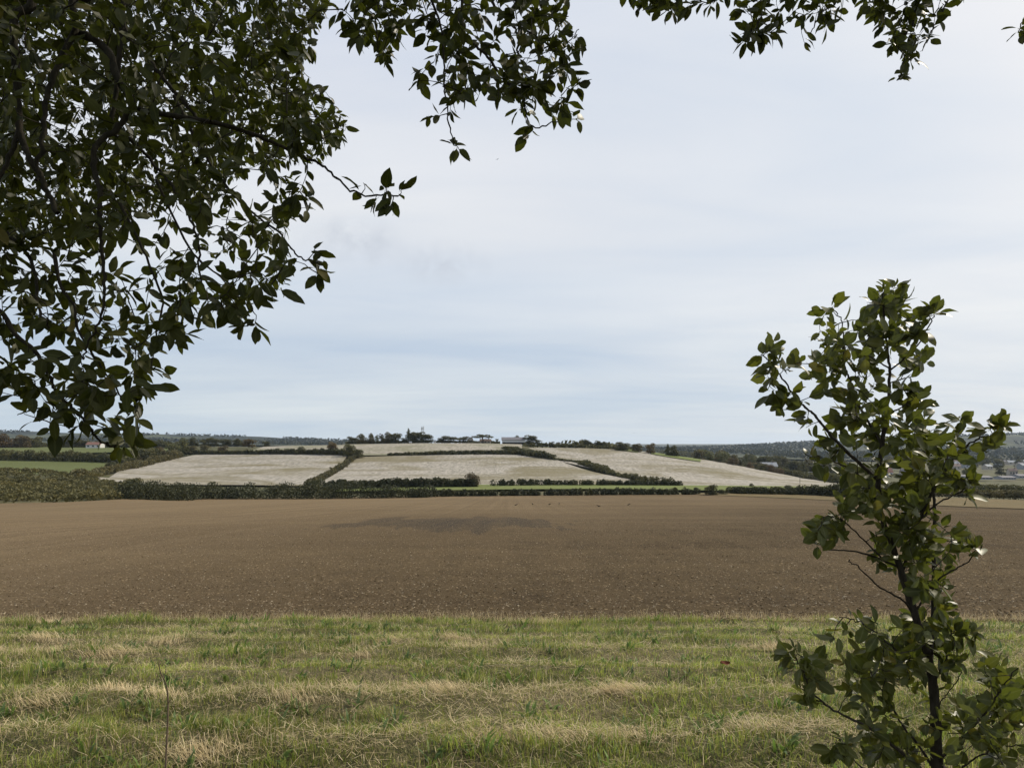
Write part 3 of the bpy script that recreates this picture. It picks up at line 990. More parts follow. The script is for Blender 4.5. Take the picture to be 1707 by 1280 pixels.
# farm on the skyline
FD = 505.0
for kind, px, top, w, col, label in (
        ('broad', 587, 727, 15, G_MID, 'leftmost small grey green tree of the skyline row by the farm'),
        ('broad', 603.5, 722.5, 18, G_OLIVE, 'second tree from the left in the skyline row, round and bushy'),
        ('broad', 619, 721.5, 12, G_OLIVE, 'narrow upright tree, third from the left in the skyline row'),
        ('poplar', 629, 724, 8, G_PALE, 'thin sparse tree in the gap of the skyline row'),
        ('poplar', 636, 721.5, 8, G_OLIVE, 'slim tree just right of the gap in the skyline row'),
        ('broad', 645.5, 719.5, 17, G_OLIVE, 'tallest rounded tree near the right end of the skyline row'),
        ('broad', 660, 721.5, 17, G_MID, 'dark rounded tree at the right end of the skyline row'),
        ('conifer', 681, 713, 13, G_DARK, 'tall dark pointed conifer on the left of the dense farm clump'),
        ('bush', 674, 729, 13, G_DARK, 'low dark bush at the left foot of the dense farm clump'),
        ('broad', 690, 719.5, 18, G_DARK, 'broad dark evergreen in the middle of the dense farm clump'),
        ('broad', 702, 718.5, 18, G_DARK, 'dark evergreen directly in front of the pale mast'),
        ('broad', 713, 723, 20, G_DARK, 'sloping dark tree at the right end of the dense farm clump'),
        ('bush', 737, 728, 17, G_MID, 'low wide bush on the skyline right of the white shed'),
        ('broad', 750, 726, 24, G_MID, 'wide low tree midway between the white shed and the farmhouse'),
        ('broad', 772, 727, 19, G_MID, 'round dark tree touching the grey farmhouse gable'),
        ('pine', 805, 723, 29, G_DARK, 'flat topped wind bent pine above the pale cottage'),
        ('bush', 829, 731, 7, G_PALE, 'small pale yellowish shrub just left of the barn'),
        ('broad', 863, 725.5, 13, G_DARK, 'small dark tree showing above the barn roof'),
        ('broad', 882, 724.5, 22, G_DARK, 'dark spreading tree against the right end of the barn'),
        ('bush', 899, 732.5, 14, G_MID, 'low bush on the skyline right of the barn tree'),
        ('bush', 920, 735.5, 12, G_OLIVE, 'small shrub alone on the bare skyline right of the farm'),
        ('bush', 931, 736.5, 9, G_OLIVE, 'smaller shrub beside the lone one on the bare skyline'),
        ('bush', 958, 735.5, 10, G_MID, 'small round bush left of the domed skyline tree'),
        ('bush', 976, 731.5, 20, G_DARK, 'domed dark tree rising from the skyline hedge'),
        ('broad', 995.5, 733.5, 10, G_DARK, 'small upright tree right of the domed skyline tree'),
        ('bush', 1006, 736, 13, G_MID, 'dark bush right of the small upright skyline tree'),
        ('broad', 1038, 736, 22, G_MID, 'broad hedge tree above the first green paddock'),
        ('broad', 1062, 738.5, 16, G_OLIVE, 'olive hedge tree between the two green paddocks'),
        ('broad', 1084, 738, 14, G_BROWN, 'brownish twiggy tree on the falling skyline'),
        ('conifer', 1113, 739, 12, G_DARK, 'dark pointed tree where the skyline starts to fall'),
        ('broad', 1124, 741.5, 14, G_DARK, 'dark rounded tree at the right end of the hill skyline')):
    tree(kind, px, None, top, w * 1.25, col, label, 'bush' if kind == 'bush' else 'tree', 'trees along the farm skyline', d=(FD + 16 if px == 863 else FD) if px < 1010 else 470.0)

tree('bush', 785, 811, 787, 34, G_BROWN, 'pale brown rounded bush standing above the hedge at the foot of the hill', 'bush')
tree('broad', 1186, 825, 806.5, 24, G_DARK, 'round dark tree at the end of the low clipped hedge by the field corner', 'tree')
tree('bush', 1205, 824, 815, 16, G_DARK, 'small dark bush right beside the round field corner tree', 'bush')
tree('bush', 1060, 806, 788, 26, G_MID, 'leafy bush at the lower end of the sparse diagonal hedge', 'bush')
tree('bush', 1253, 811, 805, 9, G_DARK, 'tiny dark bush on the edge of the right stubble field', 'bush')
tree('bush', 1314, 813, 808, 14, G_DARK, 'low dark bush right of the tiny one below the right stubble field', 'bush')
tree('broad', 555, 757, 735.5, 22, G_BROWN, 'brown rounded tree in the level hedge above the left stubble field', 'tree')
tree('broad', 583, 760, 739, 24, G_MID, 'green rounded tree at the top of the diagonal hedge', 'tree')
tree('bush', 598, 763, 747, 20, G_MID, 'bush at the very top end of the diagonal hedge, right of the rounded tree', 'bush')
tree('bush', 502, 755, 743, 14, G_MID, 'small bush standing out of the level hedge above the left stubble field', 'bush')

# trees on the left skyline
lg = 'trees along the left skyline'
for px, d, top, w, col, label in (
        (-60, 560, 722, 34, G_AUT, None), (8, 555, 722, 36, G_AUT, 'rusty brown tree at the far left edge below the oak leaves'),
        (38, 560, 724, 28, G_BROWN, 'brown tree next to the rusty one on the left skyline'),
        (58, 570, 727, 24, G_MID, 'greyer tree right of the two brown ones on the left skyline'),
        (110, 580, 724, 20, G_DARK, 'dark evergreen showing between hanging leaves left of the red roof'),
        (132, 590, 732, 20, G_MID, 'low tree just left of the red roofed house'),
        (252, 620, 735, 16, G_MID, 'small dark tree on the skyline right of the low white shed'),
        (305, 450, 729, 30, G_PALE, 'pale leafless looking tree before the left skyline trees'),
        (322, 560, 728, 20, G_DARK, 'dark tree behind the pale one on the left skyline'),
        (342, 560, 730, 20, G_MID, 'second dark tree behind the pale one on the left skyline'),
        (357, 560, 729, 18, G_MID, 'green rounded tree in the middle of the skyline row above the left stubble'),
        (376, 560, 731.5, 22, G_DARK, 'low dark tree right of the green rounded one on the left skyline'),
        (397, 560, 730.5, 20, G_DARK, 'dark tree near the right end of the left skyline row'),
        (415, 520, 731, 24, G_BROWN, 'brown rounded tree at the right end of the left skyline row'),
        (444, 520, 735.5, 14, G_DARK, 'small dark tree standing apart right of the left skyline row')):
    if label:
        tree('broad', px, None, top, w, col, label, 'tree', lg, d=d)
bg = 'bushes in the hollow beside the left stubble field'
br = np.random.default_rng(77)
for k, (px, base, top, w, col) in enumerate(((222, 771, 753, 30, G_BROWN), (246, 768, 748, 30, G_OLIVE), (268, 766, 743, 30, G_BROWN), (290, 762, 738, 30, G_PALE),
                                            (318, 757, 742, 24, G_OLIVE), (345, 755, 741, 26, G_OLIVE), (372, 755, 742, 24, G_BROWN), (205, 778, 760, 30, G_MID), (185, 782, 768, 24, G_MID))):
    tree('bush', px, base, top, w, col, ('brown', 'olive', 'rusty', 'pale tall', 'olive green', 'grey olive', 'dull brown', 'dark', 'small dark')[k] +
         ' bush in the hollow ' + ('fourth from the pasture', 'halfway up to the skyline', 'below the pale tree', 'at the foot of the pale tree', 'left on top of the left stubble field',
                                   'middle on top of the left stubble field', 'right on top of the left stubble field', 'at the right end of the pasture hedge', 'beside the corner of the lower pasture')[k], 'bush', bg)

# woodland and town side on the right
wr = np.random.default_rng(88)
n_w = 0
for px0, px1, d0, d1, hmin, hmax, n, cols, kinds, label, grp in (
        (1150, 1270, 620, 800, 9, 13, 18, (G_PALE, G_OLIVE, G_PALE), ('poplar', 'broad'), 'pale yellow green tree in the wood behind the right stubble field', 'pale trees of the right wood'),
        (1240, 1420, 640, 900, 8, 13, 26, (G_MID, G_OLIVE, G_DARK), ('broad',), 'mid green tree in the wood behind the white valley houses', 'green trees of the right wood'),
        (1270, 1420, 560, 640, 9, 12, 12, (G_DARK,), ('broad', 'conifer'), 'dark tree close behind the white valley houses', 'dark trees behind the valley houses'),
        (1170, 1300, 480, 560, 3, 6, 24, (G_MID, G_BROWN, G_AUT), ('bush',), 'low brownish bush on the slope above the right stubble field hedge', 'bushes on the slope behind the right hedge'),
        (1430, 1740, 620, 780, 5, 9, 22, (G_DARK, G_MID), ('broad', 'bush'), 'dark tree among the long grey sheds in the valley', 'trees among the valley sheds'),
        (1430, 1740, 1000, 1500, 8, 14, 34, (G_DARK, G_MID, G_OLIVE), ('broad',), 'grey green tree among the roofs of the distant town', 'trees among the town roofs'),
        (1430, 1740, 1600, 2300, 12, 20, 34, (G_DARK, G_MID), ('broad',), 'bluish tree on the lower slope of the right far ridge', 'trees on the right far slope')):
    for k in range(n):
        px, d = wr.uniform(px0, px1), wr.uniform(d0, d1)
        X = (px - CX) / F * d
        z = float(H(X, d, False))
        h = wr.uniform(hmin, hmax)
        kind = kinds[wr.integers(len(kinds))]
        w = h * (0.42 if kind == 'poplar' else 0.6 if kind == 'conifer' else 1.35 if kind == 'bush' else 1.05) * wr.uniform(0.8, 1.3)
        row = HZ - (z - EYE) / d * F
        tree(kind, px, row, row - h / d * F, w / d * F, cols[wr.integers(len(cols))], label, 'bush' if kind == 'bush' else 'tree', grp, d=d)

# woods far off on the ridges: one mass
fw = np.random.default_rng(64)
n = 60000
d = 1500 + 1850 * fw.random(n)
px = fw.uniform(-250, 1950, n)
X = (px - CX) / F * d
m = fbm(X / 260.0, d / 420.0, 41, 4)
keep = (m > np.where(px > 1000, 0.43, 0.50)) & ((d < 3180) | (px > 1000)) & ((d > 2250) | (px > 1100))
X, d, px = X[keep], d[keep], px[keep]
n = len(X)
C = np.stack([X, d, H(X, d, False) + fw.uniform(1.0, 8.0, n)], -1)
V, Q, tint = cards(C, fw.uniform(7, 16, n), fw, 0.6)
o = link('far_woodland', mesh_np('far_woodland', V, Q, M_FAR_LEAF, {'tint': tint}))
o.color = (0.040, 0.045, 0.026, 1)
tag(o, kind='stuff')

# ------------------------------------------------------------------ buildings


def house(px, row, wpx, eave, ridge, d, wall, roof, label, depth=None, rot=0.0, name='house', cat='house', chimney=True, windows=2, group=None, gable=False, on_land=True):
    """a gabled house; eave, ridge: heights in pixels above its foot"""
    X = (px - CX) / F * d
    z = float(H(X, d, False)) if on_land else EYE - (row - HZ) / F * d
    w, e, r = wpx / F * d, eave / F * d, ridge / F * d
    dp = depth or w * 0.6
    root = empty(name, (X, d, z - 0.15), label, cat, group)
    root.rotation_euler = (0, 0, rot)
    hw = w / 2
    if gable:                                      # ridge runs away from the view
        b = MB().add([(-hw, 0, 0), (hw, 0, 0), (hw, dp, 0), (-hw, dp, 0), (-hw, 0, e), (hw, 0, e), (hw, dp, e), (-hw, dp, e), (0, 0, r), (0, dp, r)],
                     [(0, 1, 5, 8, 4), (1, 2, 6, 5), (2, 3, 7, 9, 6), (3, 0, 4, 7)])
        rf = MB()
        for s in (-1, 1):
            o = 0.25
            a = [(s * (hw + o), -o, e - 0.12), (s * (hw + o), dp + o, e - 0.12), (0, dp + o, r + 0.08), (0, -o, r + 0.08)]
            rf.add(a + [(x, y, zz + 0.16) for x, y, zz in a], [(0, 1, 2, 3), (4, 7, 6, 5), (0, 4, 5, 1), (1, 5, 6, 2), (3, 7, 4, 0)])
    else:
        b = MB().add([(-hw, 0, 0), (hw, 0, 0), (hw, dp, 0), (-hw, dp, 0), (-hw, 0, e), (hw, 0, e), (hw, dp, e), (-hw, dp, e), (-hw, dp / 2, r), (hw, dp / 2, r)],
                     [(0, 1, 5, 4), (1, 2, 6, 9, 5), (2, 3, 7, 6), (3, 0, 4, 8, 7)])
        rf = MB()
        for y0, y1 in ((-0.3, dp / 2), (dp + 0.3, dp / 2)):
            o = 0.3
            a = [(-hw - o, y0, e - 0.1), (hw + o, y0, e - 0.1), (hw + o, y1, r + 0.08), (-hw - o, y1, r + 0.08)]
            rf.add(a + [(x, y, zz + 0.16) for x, y, zz in a], [(0, 1, 2, 3), (4, 7, 6, 5), (0, 4, 5, 1), (1, 5, 6, 2), (3, 7, 4, 0)])
    b.build('wall', wall, root)
    ro = rf.build('roof', roof, root)
    if chimney:
        MB().box(hw * 0.6 - 0.35, hw * 0.6 + 0.35, dp * 0.5 - 0.3, dp * 0.5 + 0.3, (r if not gable else e), r + 0.9).build('chimney', M_BROWN_ROOF, ro)
    for k in range(windows):
        x = -hw + w * (k + 0.5) / windows
        wi = MB().box(x - w * 0.07, x + w * 0.07, -0.06, 0.03, e * 0.42, e * 0.8).build('window', M_DARK, root)
        MB().box(x - w * 0.09, x + w * 0.09, -0.09, -0.062, e * 0.37, e * 0.415).build('sill', M_WHITE, wi)
    return root


# barn of the hilltop farm: slate roof, white band, dark open front between posts
bx, bd = (856 - CX) / F * (FD - 4), FD - 4
bz = float(H(bx, bd, False)) - 0.4
barn = empty('barn', (bx, bd, bz), 'long open fronted barn with grey roof and white wall band on the skyline', 'barn')
bw, be, bm, brr, bdp = 15.4, 3.1, 1.5, 4.9, 10.0
MB().box(-bw / 2, bw / 2, 0.0, 0.2, bm, be).box(-bw / 2, bw / 2, bdp - 0.2, bdp, 0, be).box(-bw / 2, -bw / 2 + 0.2, 0.2, bdp - 0.2, 0, be).box(bw / 2 - 0.2, bw / 2, 0.2, bdp - 0.2, 0, be).build('wall', M_WHITE, barn)
rf = MB()
for y0, y1 in ((-0.5, bdp / 2), (bdp + 0.5, bdp / 2)):
    a = [(-bw / 2 - 0.5, y0, be - 0.1), (bw / 2 + 0.5, y0, be - 0.1), (bw / 2 + 0.5, y1, brr), (-bw / 2 - 0.5, y1, brr)]
    rf.add(a + [(x, y, z + 0.14) for x, y, z in a], [(0, 1, 2, 3), (4, 7, 6, 5), (0, 4, 5, 1), (1, 5, 6, 2), (3, 7, 4, 0)])
rf.build('roof', M_SLATE, barn)
MB().box(-bw / 2 + 0.25, bw / 2 - 0.25, 3.2, 3.4, 0, be - 0.1).build('shade_panel', M_DARK, barn)  # dark panel that paints the shade inside the open front
for k in range(7):
    x = -bw / 2 + 0.2 + k * (bw - 0.4) / 6
    MB().box(x - 0.12, x + 0.12, 0.22, 0.46, 0, bm + 0.1).build('post', M_BROWN_ROOF, barn)

house(784, 738, 9, 6, 10, FD + 6, M_CREAM, M_BROWN_ROOF, 'small farmhouse with brown gabled roof between trees on the skyline', windows=2, gable=True, name='farmhouse')
house(809, 738, 18, 4, 7, FD + 5, M_CREAM, M_BROWN_ROOF, 'pale low cottage beneath the flat topped pine', windows=3, name='cottage', cat='cottage')
house(724.5, 738, 3.5, 3.4, 4.6, FD - 8, M_WHITE, M_SHEET, 'tiny white shed at the right foot of the dense farm clump', chimney=False, windows=1, name='shed', cat='shed')
house(684, 738, 3.5, 1.8, 2.8, FD - 10, M_WHITE, M_SHEET, 'tiny white hut below the tall dark conifer', chimney=False, windows=1, name='shed', cat='shed')
house(155, 745, 24, 6, 10, 560, M_WHITE, M_TILE, 'white house with a red tiled roof behind the hanging oak leaves', windows=3)
house(184, 745, 13, 8, 12, 575, M_WHITE, M_TILE, 'narrow white house with red roof right of the wider red roofed one', windows=1, gable=True)
house(243, 747, 9, 2.4, 3.4, 545, M_WHITE, M_SHEET, 'low white shed in the upper left pasture', chimney=False, windows=1, name='shed', cat='shed')
# white houses of the valley behind the right field
house(1283, 783, 27, 9, 15, 560, M_CREAM, M_SHEET, 'long pale house with grey roof at the foot of the right wood', windows=4)
house(1303, 786, 8, 5, 8, 548, M_WHITE, M_SLATE, 'small white outhouse at the right end of the long pale house', windows=1, name='outhouse', chimney=False)
house(1352, 793, 16, 5, 8, 560, M_WHITE, M_SHEET, 'low white bungalow half hidden left of the sapling', windows=2)
house(1478, 785, 22, 8, 15, 640, M_WHITE, M_TILE, 'white house with red roof seen through the sapling', windows=3)
house(1512, 790, 16, 7, 13, 660, M_CREAM, M_SLATE, 'cream house with slate roof seen through the sapling', windows=2)
# long grey sheds in the valley bottom
for px, d, w, e, r, label in ((1595, 640, 46, 3, 5, 'long low grey shed in the valley left of the others, next to the sapling twigs'),
                              (1640, 600, 30, 3.5, 5.5, 'long grey shed in the middle of the valley row'),
                              (1683, 600, 22, 3.5, 5.5, 'shorter grey shed right of the middle one'),
                              (1712, 640, 26, 4, 6.5, 'grey shed cut by the right edge of the picture')):
    house(px, 806, w, e, r, d, M_SHEET, M_SLATE, label, depth=12, chimney=False, windows=5, name='long_shed', cat='shed')
house(1690, 795, 14, 9, 13, 700, M_CREAM, M_BROWN_ROOF, 'brown roofed building above the right end of the grey sheds', windows=3)
hr = np.random.default_rng(123)
for k in range(30):
    px, d = hr.uniform(1480, 1730), hr.uniform(900, 1350)
    h = hr.uniform(4.0, 5.5)
    s = F / d
    house(px, None, hr.uniform(8, 16) * s, h * s, (h + hr.uniform(2.2, 3.2)) * s, d, (M_CREAM, M_CREAM, M_SHEET)[hr.integers(3)], (M_SLATE, M_SLATE, M_BROWN_ROOF, M_SHEET)[hr.integers(4)],
          'small pale house in the distant town at the foot of the right ridge', depth=8, rot=hr.uniform(-0.4, 0.4), windows=2, group='houses of the distant town')

# mast behind the farm clump, posts
mx, md_ = (704.5 - CX) / F * (FD + 4), FD + 4
mz = float(H(mx, md_, False))
mast = empty('mast', (mx, md_, mz), 'pale lattice mast rising above the dark farm clump', 'mast')
m = MB()
mh = 11.4
for sx in (-1, 1):
    for sy in (-1, 1):
        m.box(sx * 0.62 - 0.09, sx * 0.62 + 0.09, sy * 0.62 - 0.09, sy * 0.62 + 0.09, 0, mh)
m.build('lattice_leg', M_GALV, mast)
m = MB()
for k in range(8):
    z = 0.8 + k * 1.4
    m.box(-0.52, 0.52, -0.66, -0.58, z, z + 0.12).box(-0.52, 0.52, 0.58, 0.66, z, z + 0.12)
m.build('cross_brace', M_GALV, mast)
MB().box(-0.95, 0.2, -0.95, -0.72, mh - 2.6, mh - 0.9).build('panel_antenna', M_WHITE, mast)
MB().box(0.74, 1.0, -0.5, 0.5, mh - 2.2, mh - 0.2).build('panel_antenna', M_WHITE, mast)
px_, pd = (1333.5 - CX) / F * 330, 330.0
pz = float(H(px_, pd, False))
pole = empty('utility_pole', (px_, pd, pz), 'thin wooden pole at the lower edge of the right stubble field', 'pole')
v, q = tube_np([(0, 0, -0.3), (0, 0, 4.2)], [0.11, 0.08], 7)
link('pole_shaft', mesh_np('pole_shaft', v, q, M_FAR_BARK), pole)
MB().box(-0.6, 0.6, -0.14, -0.09, 3.75, 3.87).build('cross_arm', M_FAR_BARK, pole)

# crows on the soil, two birds in the air


def crow_mesh(flying):
    m = MB()
    st = [(-0.22, 0.00, 0.012, 0.10), (-0.10, 0.05, 0.045, 0.12), (0.02, 0.07, 0.06, 0.14), (0.12, 0.05, 0.045, 0.18), (0.18, 0.04, 0.04, 0.22), (0.23, 0.02, 0.022, 0.215), (0.29, 0.002, 0.004, 0.205)]
    vs, fs = [], []
    for x, ry, rz, z in st:
        for k in range(6):
            a = k * math.pi / 3
            vs.append((x, max(ry, 0.004) * math.cos(a), z + rz * math.sin(a)))
    for i in range(len(st) - 1):
        for k in range(6):
            fs.append((i * 6 + k, i * 6 + (k + 1) % 6, i * 6 + 6 + (k + 1) % 6, i * 6 + 6 + k))
    m.add(vs, fs)
    return m


def crow(px, row, label, d=None, flying=False, rot=0.0):
    P = at(px, row, d) if d else ground_at(px, row)
    root = empty('bird', tuple(P), label, 'bird', 'crows on the ploughed field' if not flying else 'birds in the air')
    root.rotation_euler = (0, 0, rot)
    crow_mesh(flying).build('bird_body', M_CROW, root)
    if flying:
        for s in (-1, 1):
            MB().add([(0.12, s * 0.04, 0.16), (-0.08, s * 0.04, 0.155), (0.08, s * 0.26, 0.25), (-0.08, s * 0.26, 0.24), (-0.04, s * 0.5, 0.2), (-0.09, s * 0.5, 0.195),
                      (0.12, s * 0.04, 0.145), (-0.08, s * 0.04, 0.14), (0.08, s * 0.26, 0.235), (-0.08, s * 0.26, 0.225), (-0.04, s * 0.5, 0.19), (-0.09, s * 0.5, 0.185)],
                     [(0, 1, 3, 2), (2, 3, 5, 4), (6, 8, 9, 7), (8, 10, 11, 9), (0, 2, 8, 6), (2, 4, 10, 8), (1, 7, 9, 3), (3, 9, 11, 5), (4, 5, 11, 10)]).build('wing', M_CROW, root)
    else:
        for s in (-1, 1):
            MB().box(0.0, 0.012, s * 0.03 - 0.006, s * 0.03 + 0.006, -0.02, 0.09).build('leg', M_CROW, root)


crow(860, 843, 'black crow on the soil, leftmost of the far group', rot=0.5)
crow(888, 841.5, 'black crow on the soil, second from the left', rot=2.0)
crow(916, 842, 'black crow on the soil, third from the left', rot=-0.6)
crow(932, 841, 'black crow on the soil right of the third one', rot=1.2)
crow(998, 845, 'black crow on the soil, nearest and right of the middle', rot=3.0)
crow(1048, 842.5, 'black crow on the soil far to the right of the group', rot=0.2)
crow(829, 267, 'tiny dark bird flying in the open sky below the central branches', d=190, flying=True, rot=0.9)
crow(1057, 722, 'tiny dark bird flying low above the right skyline', d=330, flying=True, rot=2.2)

# ------------------------------------------------------------------ soil clods and flints on the near part of the field
OCT = np.array([(1, 0, 0), (-1, 0, 0), (0, 1, 0), (0, -1, 0), (0, 0, 1), (0, 0, -1)], float)
OCF = np.array([(0, 2, 4), (2, 1, 4), (1, 3, 4), (3, 0, 4), (2, 0, 5), (1, 2, 5), (3, 1, 5), (0, 3, 5)])


def lumps(n, dmax, smin, smax, rg, flat, pw):
    d = 9.3 + (dmax - 9.3) * rg.random(n) ** pw
    px = rg.uniform(-120, 1830, n)
    X = (px - CX) / F * d
    ok = d > verge_edge(X) - 0.05
    X, d = X[ok], d[ok]
    n = len(X)
    S = smin + (smax - smin) * rg.random(n) ** 2.6
    V = OCT[None] * rg.uniform(0.55, 1.25, (n, 6, 1)) * S[:, None, None] + rg.normal(0, 0.14, (n, 6, 3)) * S[:, None, None]
    a = rg.uniform(0, 6.28, n)
    c, s = np.cos(a)[:, None], np.sin(a)[:, None]
    V = np.stack([V[..., 0] * c - V[..., 1] * s, V[..., 0] * s + V[..., 1] * c, V[..., 2] * flat], -1)
    V += np.stack([X, d, H(X, d) + 0.02 + S * flat * 0.25], -1)[:, None, :]
    Q = (OCF[None] + (np.arange(n) * 6)[:, None, None]).reshape(-1, 3)
    return V.reshape(-1, 3), Q, n


cr = np.random.default_rng(61)
V, Q, n = lumps(34000, 80, 0.006, 0.024, cr, 0.6, 1.9)
tag(link('soil_clods', mesh_np('soil_clods', V, Q, M_CLOD)), kind='stuff')
V, Q, n = lumps(42000, 85, 0.006, 0.022, cr, 0.6, 1.7)
col = np.array([(0.27, 0.21, 0.13), (0.21, 0.16, 0.095), (0.36, 0.295, 0.195), (0.17, 0.13, 0.075)])[cr.integers(0, 4, n)] * cr.uniform(0.7, 1.1, (n, 1))
tag(link('field_flints', mesh_np('field_flints', V, Q, M_FLINT, {'colour': np.repeat(col, 6, 0)})), kind='stuff')

# ------------------------------------------------------------------ grass of the verge


def blades(X, Y, L, Wd, az, lean, curl, col, root_col, z_off=0.0):
    """each blade: five vertices, three triangles"""
    n = len(X)
    Z = H(X, Y) + z_off
    dx, dy = np.cos(az), np.sin(az)
    sx, sy = -np.sin(az + 0.6), np.cos(az + 0.6)
    P0 = np.stack([X, Y, Z], -1)
    l1, l2 = lean, lean + curl
    P1 = P0 + np.stack([dx * np.sin(l1), dy * np.sin(l1), np.cos(l1)], -1) * (L * 0.55)[:, None]
    P2 = P1 + np.stack([dx * np.sin(l2), dy * np.sin(l2), np.cos(l2)], -1) * (L * 0.45)[:, None]
    S = np.stack([sx, sy, np.zeros(n)], -1) * (Wd * 0.5)[:, None]
    V = np.stack([P0 - S, P0 + S, P1 - S * 0.8, P1 + S * 0.8, P2], 1)
    b = (np.arange(n) * 5)[:, None]
    T = np.concatenate([b + np.array([0, 1, 3]), b + np.array([0, 3, 2]), b + np.array([2, 3, 4])], 0)
    C = np.stack([root_col, root_col, col, col, col * 1.1], 1)
    return V.reshape(-1, 3), T, C.reshape(-1, 3)


gr = np.random.default_rng(42)


def scatter(n, d0=2.6, pw=1.0):
    d = d0 + (10.3 - d0) * gr.random(n) ** pw
    X = (gr.uniform(-230, 1940, n) - CX) / F * d
    ok = d < verge_edge(X) + 0.05
    return X[ok], d[ok]


def strawness(X, Y):
    """mown swathes: bands of dry cut straw between bands of green regrowth"""
    yy = Y + 0.55 * (fbm(X * 0.5, Y * 0.35, 3) - 0.5)
    band = 0.5 + 0.5 * np.sin(yy * 2 * np.pi / 0.86 + 2.1)
    s = 0.34 * band + 0.95 * fbm(X * 0.6, Y * 1.8, 17, 4) + 0.55 * fbm(X * 2.6, Y * 5.0, 19, 3) - 0.78
    s = s - 0.16 * np.clip((Y - 8.3) / 1.0, 0, 1)
    s = s + 0.16 * np.exp(-((Y - 6.55 - 0.25 * np.sin(X * 0.7)) / 0.28) ** 2)
    s = s - 0.25 * np.exp(-((Y - 8.0 - 0.2 * np.sin(X * 0.9)) / 0.25) ** 2) - 0.12 * np.exp(-((Y - 5.6) / 0.2) ** 2)
    return np.clip(s, 0, 1)


def pick(cols, n):
    c = np.array(cols)
    return c[gr.integers(0, len(c), n)] * gr.uniform(0.75, 1.25, (n, 1))


GREEN = [(0.175, 0.215, 0.045), (0.20, 0.235, 0.055), (0.14, 0.18, 0.045), (0.25, 0.255, 0.075), (0.205, 0.205, 0.06)]
BLUEG = [(0.095, 0.135, 0.065), (0.12, 0.15, 0.08), (0.075, 0.115, 0.05)]
STRAW = [(0.48, 0.40, 0.24), (0.38, 0.31, 0.175), (0.58, 0.50, 0.33), (0.29, 0.23, 0.13), (0.44, 0.36, 0.215)]

VV, TT, CC = [], [], []


def put(vtc):
    off = sum(len(v) for v in VV)
    VV.append(vtc[0])
    TT.append(vtc[1] + off)
    CC.append(vtc[2])


# living green blades
X, Y = scatter(270000, pw=0.9)
s = strawness(X, Y)
keep = gr.random(len(X)) > s * 0.62
X, Y, s = X[keep], Y[keep], s[keep]
n = len(X)
tuft = fbm(X * 3.5, Y * 4.5, 71, 3)
cell = vnoise(X * 9.0 + 5 * vnoise(X * 2, Y * 2, 5), Y * 12.0, 73)
L = (0.012 + 0.058 * np.clip(1.7 * tuft - 0.35, 0, 1.2) ** 1.5) * (0.55 + 0.9 * cell) * gr.uniform(0.55, 1.35, n) * (1.0 + 0.5 * np.clip((Y - 8.6), 0, 1))
lush = np.clip(1.5 * fbm(X * 0.7, Y * 1.3, 29, 3) - 0.25, 0, 1)
L = L * (0.8 + 0.8 * lush * (1 - s))
col = np.where((gr.random(n) < 0.16)[:, None], pick(BLUEG, n), pick(GREEN, n)) * ((0.62 + 0.55 * (1 - lush)) * (0.55 + 1.0 * cell))[:, None] * np.array([1.12, 1.15, 0.95])
dry = gr.random(n) < 0.07 + 0.40 * s
col = np.where(dry[:, None], pick(STRAW, n) * 0.85, col)
put(blades(X, Y, L, 0.0032 + 0.0022 * gr.random(n), gr.uniform(0, 6.28, n), np.abs(gr.normal(0.25, 0.3, n)), gr.uniform(0.1, 1.0, n), col, col * 0.85))
# cut straw lying flat, in swathes
X, Y = scatter(190000, pw=0.85)
s = strawness(X, Y)
keep = gr.random(len(X)) < np.clip(s * 1.3, 0.12, 1)
X, Y = X[keep], Y[keep]
n = len(X)
az = gr.normal(2.6, 0.9, n) + gr.integers(0, 2, n) * np.pi
L = gr.uniform(0.04, 0.14, n)
col = pick(STRAW, n)
put(blades(X, Y, L, 0.0022 + 0.0022 * gr.random(n), az, np.clip(gr.normal(1.36, 0.2, n), 0.4, 1.6), gr.uniform(-0.2, 0.5, n), col, col * 0.9, 0.012 + 0.03 * gr.random(n)))
# upright dry stems, denser along the field edge
X, Y = scatter(17000, pw=0.9)
edge = np.clip((Y - 9.3) / 0.7, 0, 1)
keep = gr.random(len(X)) < 0.10 + 0.75 * edge
X, Y = X[keep], Y[keep]
n = len(X)
edge = np.clip((Y - 9.3) / 0.7, 0, 1)
col = pick(STRAW, n) * 0.95
put(blades(X, Y, gr.uniform(0.08, 0.2, n) * (1 + 0.35 * edge), 0.0020 + 0.0016 * gr.random(n), gr.uniform(0, 6.28, n), np.abs(gr.normal(0.12, 0.2, n)), gr.uniform(0, 0.5, n), col, col * 0.8))
# dry fringe on the soil's edge
ne = 9000
X = gr.uniform(-8.6, 8.6, ne)
Y = verge_edge(X) + np.abs(gr.normal(0.0, 0.13, ne)) - 0.05
col = pick(STRAW, ne) * 0.85
put(blades(X, Y, gr.uniform(0.04, 0.16, ne), 0.0024 + 0.0018 * gr.random(ne), gr.uniform(0, 6.28, ne), np.abs(gr.normal(0.5, 0.45, ne)), gr.uniform(0, 0.7, ne), col, col * 0.8, 0.01))
